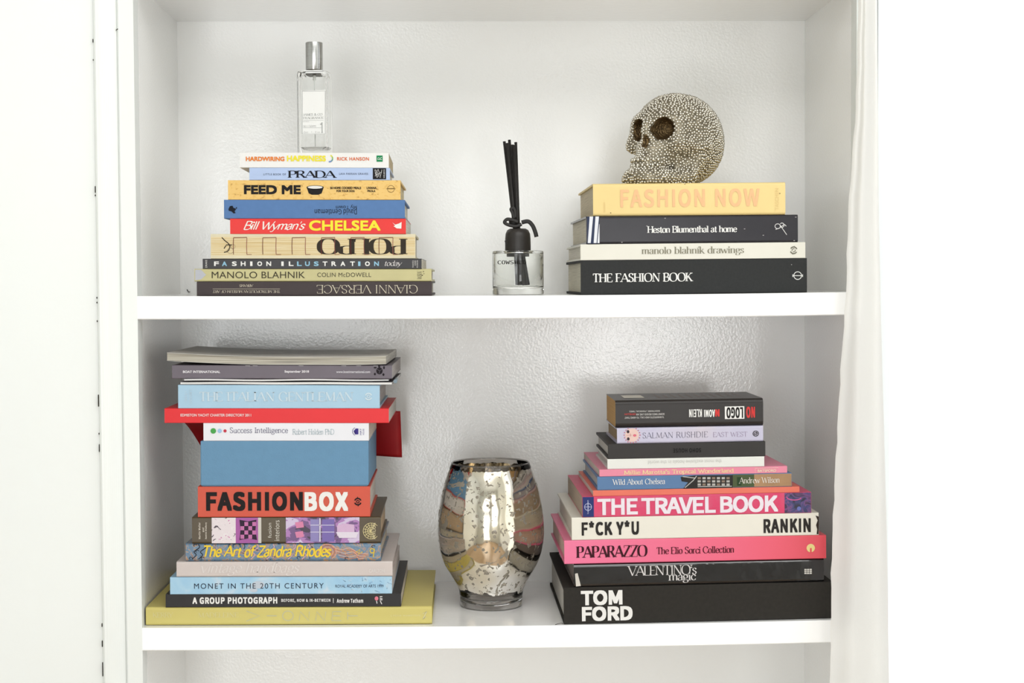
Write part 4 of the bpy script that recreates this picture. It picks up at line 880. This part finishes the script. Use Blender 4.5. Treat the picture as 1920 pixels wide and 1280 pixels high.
    for i, p in enumerate(Q):
        k_ = tuple((p//dm).astype(int)); ok = True
        for dx in (-1, 0, 1):
            for dy in (-1, 0, 1):
                for dz in (-1, 0, 1):
                    for j in grid.get((k_[0]+dx, k_[1]+dy, k_[2]+dz), ()):
                        if ((Q[j]-p)**2).sum() < dm*dm: ok = False; break
                    if not ok: break
                if not ok: break
            if not ok: break
        if ok: grid.setdefault(k_, []).append(i); keep.append(i)
    K = Q[keep]
    bmi = bmesh.new(); bmesh.ops.create_icosphere(bmi, subdivisions=1, radius=1); bv = np.array([v.co[:] for v in bmi.verts]); bf = np.array([[v.index for v in f_.verts] for f_ in bmi.faces]); bmi.free()
    Kw = tow(K); rad = .00205*(1+.12*rng.randn(len(K))).clip(.7, 1.25)
    AV = (Kw[:, None, :]+bv[None]*rad[:, None, None]).reshape(-1, 3); AF = (bf[None]+(np.arange(len(K))*len(bv))[:, None, None]).reshape(-1, 3)
    me = bpy.data.meshes.new('bead'); me.from_pydata(AV.tolist(), [], AF.tolist())
    me.materials.append(mat('silver_bead', (240, 235, 222), .22, 1.0, var=.06, scale=300))
    me.polygons.foreach_set('use_smooth', [True]*len(me.polygons)); me.update()
    o = bpy.data.objects.new('bead', me); COL.objects.link(o); o.parent = root; o['kind'] = 'stuff'
    # teeth: two rows of larger beads
    tm = mat('silver_tooth', (232, 226, 210), .18, 1.0, var=.08, scale=120)
    me2 = None
    for zz, rr, ff in ((-.0325, .0236, .0672), (-.0400, .0232, .0685)):
        for i in range(9):
            t = (i-4)/4*1.25; p = np.array([ff+rr*math.cos(t)*.98, rr*math.sin(t), zz]); q = tow(p[None])[0]
            if me2 is None:
                bb = bmesh.new(); bmesh.ops.create_icosphere(bb, subdivisions=2, radius=1)
                for v in bb.verts: v.co = Vector((v.co.x*.0021, v.co.y*.0024, v.co.z*.0032))
                me2 = bpy.data.meshes.new('tooth'); bb.to_mesh(me2); bb.free(); me2.materials.append(tm)
                for p_ in me2.polygons: p_.use_smooth = True
            o = bpy.data.objects.new('tooth', me2); COL.objects.link(o); o.parent = root; o.location = q
TOP2_z = (TOP2.top.o + TOP2.top.ex*.15).z + .0002
skull()

# ------------------------------------------------------------------ mercury glass vase
def vase():
    # contact: the front of the foot meets the shelf on pixel row 1145
    Y = .14; p = at(921, 1125, Y); zb_ = ZO-HS+sagf(SAG_L, p.x)+.0003
    sc = (Y-CP.y)/F_PX
    def rad(px): return px*sc
    # silhouette read off the photograph: half width against height
    H = [(1138, 59), (1124, 58.5), (1119, 59.5), (1108, 61), (1100, 65), (1090, 70), (1078, 77), (1062, 87), (1040, 95), (1020, 99), (1000, 100.5), (980, 99.5), (960, 97.5), (940, 94), (920, 90), (900, 84), (885, 78.5), (874, 74)]
    z0 = at(921, 1139, Y).z
    prof = [(rad(r), (at(921, y, Y).z-z0)) for y, r in H]
    root = empty('mercury_glass_vase', (p.x, Y, zb_)); tag(root, 'rounded mirrored glass hurricane vase with worn silvering between the two lower stacks', 'vase')
    # foot: thick clear smoked base
    fr = rad(59); fh = prof[2][1]
    foot = MB(); foot.lathe([(0.0, 0.0015), (fr*.6, .0008), (fr*.9, 0), (fr, .0016), (fr, fh*.8), (fr*.985, fh-.0006), (fr*.9, fh-.0004), (fr*.3, fh-.001), (0.0001, fh-.001)], 72)
    sm = glassy('smoked_glass', (.80, .78, .76)); foot.build('foot', sm, root, smooth=True)
    t = .0022; up = spline([q for q in prof[2:]], 4)
    inner = [(max(r-t, .001), z+(.0035 if i < 3 else 0)) for i, (r, z) in enumerate(up)]
    bot = up[0]; body = [(0.0001, bot[1]+.0002)]+up+[(up[-1][0]-.0004, up[-1][1]+.001), (up[-1][0]-t+.0004, up[-1][1]+.001)]+inner[::-1]+[(0.0001, inner[0][1])]
    m = bpy.data.materials.new('mercury_glass'); m.use_nodes = True; nt = m.node_tree; b = nt.nodes['Principled BSDF']
    N_ = nt.nodes.new; Lk = nt.links.new
    b.inputs['Base Color'].default_value = (.80, .75, .66, 1); b.inputs['Metallic'].default_value = 1; b.inputs['Roughness'].default_value = .09
    tc = N_('ShaderNodeTexCoord'); sx = N_('ShaderNodeSeparateXYZ'); Lk(tc.outputs['Object'], sx.inputs[0])
    g = N_('ShaderNodeBsdfPrincipled'); g.inputs['Base Color'].default_value = (.74, .72, .70, 1); g.inputs['Roughness'].default_value = .04
    tr = N_('ShaderNodeBsdfTransparent'); tr.inputs['Color'].default_value = (.88, .86, .84, 1); gl = N_('ShaderNodeBsdfGlossy'); gl.inputs['Roughness'].default_value = .03
    lw = N_('ShaderNodeFresnel'); lw.inputs['IOR'].default_value = 1.3; mg = N_('ShaderNodeMixShader'); Lk(lw.outputs[0], mg.inputs[0]); Lk(tr.outputs[0], mg.inputs[1]); Lk(gl.outputs[0], mg.inputs[2])
    # worn flecks
    n1 = N_('ShaderNodeTexNoise'); n1.inputs['Scale'].default_value = 130; n1.inputs['Detail'].default_value = 3; n1.inputs['Distortion'].default_value = .6; Lk(tc.outputs['Object'], n1.inputs['Vector'])
    n2 = N_('ShaderNodeTexNoise'); n2.inputs['Scale'].default_value = 22; n2.inputs['Detail'].default_value = 4; n2.inputs['Distortion'].default_value = 1.2; Lk(tc.outputs['Object'], n2.inputs['Vector'])
    vo = N_('ShaderNodeTexVoronoi'); vo.inputs['Scale'].default_value = 75; Lk(tc.outputs['Object'], vo.inputs['Vector'])
    def mth(op, a, b_, c_=None):
        q = N_('ShaderNodeMath'); q.operation = op
        for i, v in enumerate((a, b_, c_)):
            if v is None: continue
            if hasattr(v, 'links'): Lk(v, q.inputs[i])
            else: q.inputs[i].default_value = v
        return q.outputs[0]
    f1 = mth('GREATER_THAN', n1.outputs['Fac'], .60); f2 = mth('GREATER_THAN', n2.outputs['Fac'], .66); f3 = mth('LESS_THAN', vo.outputs['Distance'], .17)
    zt = up[-1][1]
    top = mth('GREATER_THAN', mth('ADD', sx.outputs[2], mth('MULTIPLY', n1.outputs['Fac'], .010)), zt-.001)
    low = mth('LESS_THAN', mth('ADD', sx.outputs[2], mth('MULTIPLY', n2.outputs['Fac'], .030)), fh+.024)
    s_ = mth('MINIMUM', mth('ADD', mth('ADD', f1, f2), mth('ADD', f3, mth('ADD', top, low))), 1)
    mx = N_('ShaderNodeMixShader'); Lk(s_, mx.inputs[0]); Lk(b.outputs[0], mx.inputs[1]); Lk(mg.outputs[0], mx.inputs[2]); Lk(mx.outputs[0], nt.nodes['Material Output'].inputs[0])
    # warm lacquer tint on the silvering
    rp = N_('ShaderNodeValToRGB'); rp.color_ramp.elements[0].position = .42; rp.color_ramp.elements[1].position = .62; rp.color_ramp.elements[0].color = (.78, .70, .56, 1); rp.color_ramp.elements[1].color = (.93, .91, .87, 1)
    n3 = N_('ShaderNodeTexNoise'); n3.inputs['Scale'].default_value = 12; Lk(tc.outputs['Object'], n3.inputs['Vector']); Lk(n3.outputs['Fac'], rp.inputs[0]); Lk(rp.outputs[0], b.inputs['Base Color'])
    n4 = N_('ShaderNodeTexNoise'); n4.inputs['Scale'].default_value = 26; n4.inputs['Detail'].default_value = 1; Lk(tc.outputs['Object'], n4.inputs['Vector'])
    bp = N_('ShaderNodeBump'); bp.inputs['Distance'].default_value = .0022; bp.inputs['Strength'].default_value = 1; Lk(n4.outputs['Fac'], bp.inputs['Height']); Lk(bp.outputs[0], b.inputs['Normal'])
    df = N_('ShaderNodeBsdfDiffuse'); df.inputs['Color'].default_value = (.42, .38, .31, 1); m3 = N_('ShaderNodeMixShader'); m3.inputs[0].default_value = .5
    Lk(mg.outputs[0], m3.inputs[1]); Lk(df.outputs[0], m3.inputs[2]); mf = N_('ShaderNodeMixShader'); Lk(mth('MINIMUM', mth('ADD', top, low), 1), mf.inputs[0]); Lk(m3.outputs[0], mf.inputs[1]); Lk(mg.outputs[0], mf.inputs[2]); Lk(mf.outputs[0], mx.inputs[2])
    bo = MB(); bo.lathe(body, 96); bo.build('body', m, root, smooth=True)
    rim = MB(); R_ = up[-1][0]-t/2; zt = up[-1][1]+.0012
    rim.lathe([(R_+.0012*math.cos(a*math.pi/4), zt+.0012*math.sin(a*math.pi/4)) for a in range(8)], 96, closed=True); rim.build('rim', glassy('smoked_rim_glass', (.6, .58, .56)), root, smooth=True)
vase()

# ------------------------------------------------------------------ perfume bottle
def rrect(hx, hy, r, n=5):
    P = []
    for cx, cy, a0 in ((hx-r, hy-r, 0), (-hx+r, hy-r, 90), (-hx+r, -hy+r, 180), (hx-r, -hy+r, 270)):
        for i in range(n+1): a = R(a0+90*i/n); P.append((cx+r*math.cos(a), cy+r*math.sin(a)))
    return P
def loft(m, rings, cap0=True, cap1=True):
    n = len(rings[0][0]); vs = [(x, y, z) for P, z in rings for x, y in P]
    fs = [(i*n+k, i*n+(k+1) % n, (i+1)*n+(k+1) % n, (i+1)*n+k) for i in range(len(rings)-1) for k in range(n)]
    if cap0: fs.append(tuple(range(n))[::-1])
    if cap1: fs.append(tuple((len(rings)-1)*n+k for k in range(n)))
    return m.add(vs, fs)
def perfume():
    Y = .085; zt = (TOP1.top.o + TOP1.top.ex*.09).z+.0004; p = at(591, 285, Y); sc = (Y-CP.y)/F_PX
    hw = 29*sc; Hb = (284-127)*sc
    mw = Matrix.Translation((p.x, Y, zt)) @ Matrix.Rotation(R(-8), 4, 'Z'); root = empty('perfume_bottle', mw=mw)
    tag(root, 'clear rectangular glass perfume bottle with brushed silver cap on the white paperback', 'bottle')
    G_ = glassy('clear_glass', (.995, 1, .995), ior=1.16)
    hy = hw*.82
    m = MB(); loft(m, [(rrect(hw*.94, hy*.94, .004), 0), (rrect(hw, hy, .005), .0015), (rrect(hw, hy, .005), Hb-.006), (rrect(hw*.95, hy*.95, .005), Hb-.0018), (rrect(hw*.8, hy*.8, .005), Hb)])
    t = .0034
    loft(m, [(rrect(hw*.62, hy*.6, .003)[::-1], .008), (rrect(hw-t, hy-t, .004)[::-1], .0115), (rrect(hw-t, hy-t, .004)[::-1], Hb-.0095), (rrect(hw*.55, hy*.55, .003)[::-1], Hb-.004)])
    o = m.build('glass_body', G_, root, smooth=False, fix=False)
    steel = mat('brushed_silver_cap', (206, 206, 204), .24, 1.0, var=.1, scale=30, stretch=(1, 1, 40))
    cr = 15.8*sc; ch = 53*sc
    m = MB().lathe([(0.0001, Hb+.0012), (cr*.97, Hb+.0012), (cr, Hb+.0018), (cr, Hb+ch-.0012), (cr*.985, Hb+ch-.0003), (cr*.93, Hb+ch), (0.0001, Hb+ch)], 48); o = m.build('cap', steel, root, smooth=True)
    es = o.modifiers.new('edge', 'EDGE_SPLIT'); es.split_angle = R(50)
    MB().lathe([(0.0001, Hb-.0005), (cr*1.05, Hb-.0003), (cr*1.05, Hb+.0011), (.0001, Hb+.0011)], 40).build('collar', mat('grey_collar', (96, 92, 84), .3, .8), root, smooth=False)
    MB().tube([(0, 0, Hb-.004), (0, 0, Hb-.012)], .0022, 12).build('spray_pump', mat('pump_plastic', (206, 206, 200), .3), root)
    MB().tube([(0, 0, Hb-.012), (.0004, 0, .013)], .0007, 8).build('dip_tube', mat('dip_tube_plastic', (226, 228, 224), .3), root)
    # label wraps the front; laid flat just in front of the glass
    bpy.context.view_layer.update()
    ex = Vector(mw.col[0][:3]).normalized(); ey = Vector(mw.col[1][:3]).normalized(); fo = mw @ Vector((-hw, -hy-.0002, 0))
    F_ = Face(root, fo, ex, Vector((0, 0, 1)), -ey)
    F_.rect(565.5, 169, 611, 252, mat('white_label_paper', (250, 250, 247), .5, var=.004), 'label', .0001)
    F_.lines([[(566.8, 170.5), (610, 170.5), (610, 251), (566.8, 251), (566.8, 170.5)]], .8, (150, 152, 150), 'label_border', .0003)
    F_.text('JAMES & CO', 'serif', (568.5, 212.5, 604.5, 217), (150, 152, 150)); F_.text('FRAGRANCE', 'serif', (568.5, 219, 607, 223), (150, 152, 150))
    F_.lines([[(568, 225.5), (607, 225.5)], [(568, 239.5), (604, 239.5)]], .5, (190, 190, 188), 'rule', .0003)
    F_.text('BOTANICAL', 'serif', (568, 227, 580, 228.8), (190, 190, 188)); F_.text('NO. 1 WHITE', 'serif', (568.5, 235, 593, 238), (160, 160, 158)); F_.text('1', 'serif', (600, 229, 606, 249), (176, 178, 176)); F_.text('50ml - 1.7 fl.oz', 'light', (568, 246, 600, 249.6), (190, 190, 188))
perfume()

# ------------------------------------------------------------------ reed diffuser
def diffuser():
    Y = .11; p = at(971.5, 551, Y); sc = (Y-CP.y)/F_PX; zb_ = ZO+sagf(SAG_U, p.x)+.0003
    root = empty('reed_diffuser', (p.x, Y, zb_)); tag(root, 'round clear glass reed diffuser with black cap, black reeds and leather tie', 'diffuser')
    r = 48*sc; h = 82*sc; t = .0034
    m = MB().lathe([(.0001, .001), (r*.9, 0), (r*.985, .0006), (r, .0025), (r, h-.0025), (r*.985, h-.0006), (r*.94, h), (r*.52, h), (r*.47, h-.0006), (r*.47, h-.003), (r*.52, h-.0042), (r*.9, h-.0045), (r-t, h-.008), (r-t, .0125), (r-t-.001, .0105), (r*.5, .0088), (.0001, .0085)], 80)
    o = m.build('glass_jar', glassy('jar_glass', (.985, .995, .98), ior=1.33), root, smooth=True)
    es = o.modifiers.new('edge', 'EDGE_SPLIT'); es.split_angle = R(35)
    blk = mat('satin_black_cap', (52, 48, 45), .38, var=.1)
    cr = 24.2*sc; cz = h+.0004; ch = 41*sc
    m = MB().lathe([(.0001, cz), (cr, cz), (cr*1.0, cz+.0006), (cr*.985, cz+ch*.55), (cr*.95, cz+ch*.76), (cr*.82, cz+ch*.93), (cr*.62, cz+ch), (.0085, cz+ch), (.0085, cz+ch-.006), (.0001, cz+ch-.006)], 56)
    o = m.build('cap', blk, root, smooth=True); es = o.modifiers.new('edge', 'EDGE_SPLIT'); es.split_angle = R(50)
    MB().lathe([(.0001, h-.009), (r*.44, h-.009), (r*.44, h+.0003), (.0001, h+.0003)], 40).build('stopper', mat('stopper', (54, 50, 48), .5), root, smooth=False)
    rd = mat('black_reed', (40, 37, 35), .6, var=.2, scale=60, stretch=(1, 1, .1))
    def lp(px, py, yy=0): q = at(px, py, Y+yy); return (q.x-p.x, yy, q.z-zb_)
    # reeds: measured tops, gathered in the cap, spread again at the bottom of the jar
    for i, (tx, ty, ny_, nx_, bx, yy) in enumerate([(945.5, 265, 424, 964, 969, .002), (951, 268, 424, 966, 973, -.003), (955, 262, 424, 967.5, 977, .004), (961, 271, 424, 969.5, 982, -.001), (967, 266.5, 424, 972.5, 991, .003), (964, 272, 424, 971, 987, -.004)]):
        w_ = 2.7*sc
        MB().tube([lp(tx, ty, yy*1.5), lp(nx_, ny_, yy*.5), lp(bx, 536, yy)], w_, 10, flat=1.0).build('reed', rd, root, smooth=True)
    MB().tube([lp(974, 478, -.006), lp(983, 536, -.008)], 3.4*sc, 8, flat=.5).build('reed', rd, root)
    lt = mat('black_leather_tie', (38, 35, 33), .5, var=.15)
    def tie(pts, wd, yy=-.009): MB().tube([lp(x, y, yy) for x, y in spline(pts, 5)], [wd*sc]*len(spline(pts, 5)), 8, flat=.35).build('leather_tie', lt, root, smooth=True)
    tie([(978, 417), (990, 415), (998, 422), (1003, 433), (1006, 444)], 3.9)
    tie([(978, 420), (968, 424), (955, 422), (946, 417), (951, 411), (960, 412), (972, 416)], 3.2)
    tie([(964, 410), (961, 399), (958, 392), (963, 390), (966, 397), (966, 408)], 3.0, -.006)
    MB().tube([lp(962, 408, 0), lp(965, 424, 0)], [9*sc, 10*sc], 16, flat=.8).build('wrap_band', lt, root, smooth=True)
    MB().tube([lp(951, 449, -.014), lp(947, 452, -.014), lp(950, 457, -.014)], 1.2*sc, 6).build('leather_tie', lt, root)
    bpy.context.view_layer.update()
    # lettering printed on the curve of the glass
    V, Fc = font_text('COWSHED', 'mono', .0, 1.0)
    xs = [v[0] for v in V]; ys = [v[1] for v in V]; x0, x1, y0, y1 = min(xs), max(xs), min(ys), max(ys)
    a = at(933.5, 491, Y-r).x-p.x; zz0 = at(933, 495.3, Y-r).z-zb_; zz1 = at(933, 488, Y-r).z-zb_; b_ = a+54*sc*.96
    m = MB(); vs = []
    for x, y in V:
        xx = a+(x-x0)/(x1-x0)*(b_-a); th = xx/r; rr = r+.0002; vs.append((rr*math.sin(math.asin(max(-.99, min(.99, th)))), -rr*math.cos(math.asin(max(-.99, min(.99, th)))), zz0+(y-y0)/(y1-y0)*(zz1-zz0)))
    m.add(vs, Fc); m.add([(x_+.00025, y_-.00002, z_) for x_, y_, z_ in vs], Fc)
    m.build('brand_lettering', ink((34, 32, 30)), root, fix=False)
diffuser()

# ------------------------------------------------------------------ linen curtain
def curtain():
    Lx = [(0, 1608), (200, 1603), (400, 1588), (550, 1584), (700, 1573), (900, 1562), (1050, 1556), (1170, 1555), (1280, 1553), (1600, 1549)]
    Rx = [(0, 1642), (400, 1646), (640, 1652), (800, 1657), (1000, 1663), (1280, 1668), (1600, 1672)]
    def itp(T_, y):
        if y <= T_[0][0]: 
            return T_[0][1]
        for (a, b), (c, d) in zip(T_, T_[1:]):
            if y <= c: return b+(d-b)*(y-a)/(c-a)
        return T_[-1][1]
    m = MB(); vs = []; ny, nx = 110, 60; Yc = -.036
    for j in range(ny+1):
        py = -500+j*(1280+1700)/ny
        xl = at(itp(Lx, py), py, Yc).x; xr = at(itp(Rx, py), py, Yc).x; z = at(1610, py, Yc).z
        wob = .0006*math.sin(j*1.7)+.0004*math.sin(j*3.1+1)
        for i in range(nx+1):
            u = i/nx
            s_ = u
            x = xl+wob*(1-u)+(xr-xl)*min(s_, 1) + .004*math.sin(s_*5)*0
            y = Yc - .009*math.sin(s_*math.pi*2.6+.4+py*.0009)
            vs.append((x, y, z))
    fs = [(j*(nx+1)+i, j*(nx+1)+i+1, (j+1)*(nx+1)+i+1, (j+1)*(nx+1)+i) for j in range(ny) for i in range(nx)]
    c = bpy.data.materials.new('white_linen'); c.use_nodes = True; nt = c.node_tree; b = nt.nodes['Principled BSDF']; N_ = nt.nodes.new; Lk = nt.links.new
    b.inputs['Base Color'].default_value = (.86, .85, .82, 1); b.inputs['Roughness'].default_value = .85
    tl = N_('ShaderNodeBsdfTranslucent'); tl.inputs['Color'].default_value = (.86, .85, .82, 1); mx = N_('ShaderNodeMixShader'); mx.inputs[0].default_value = .45
    tc = N_('ShaderNodeTexCoord'); mp = N_('ShaderNodeMapping'); mp.inputs['Scale'].default_value = (900, 60, 900); Lk(tc.outputs['Object'], mp.inputs[0])
    n = N_('ShaderNodeTexNoise'); n.inputs['Scale'].default_value = 1; Lk(mp.outputs[0], n.inputs['Vector']); bp = N_('ShaderNodeBump'); bp.inputs['Distance'].default_value = .0003; Lk(n.outputs['Fac'], bp.inputs['Height']); Lk(bp.outputs[0], b.inputs['Normal'])
    Lk(b.outputs[0], mx.inputs[1]); Lk(tl.outputs[0], mx.inputs[2]); Lk(mx.outputs[0], nt.nodes['Material Output'].inputs[0])
    m.add(vs, fs); o = m.build('linen_curtain', c, None, smooth=True)
    tag(o, 'sheer white linen curtain hanging over the right edge of the bookcase', 'curtain')
curtain()
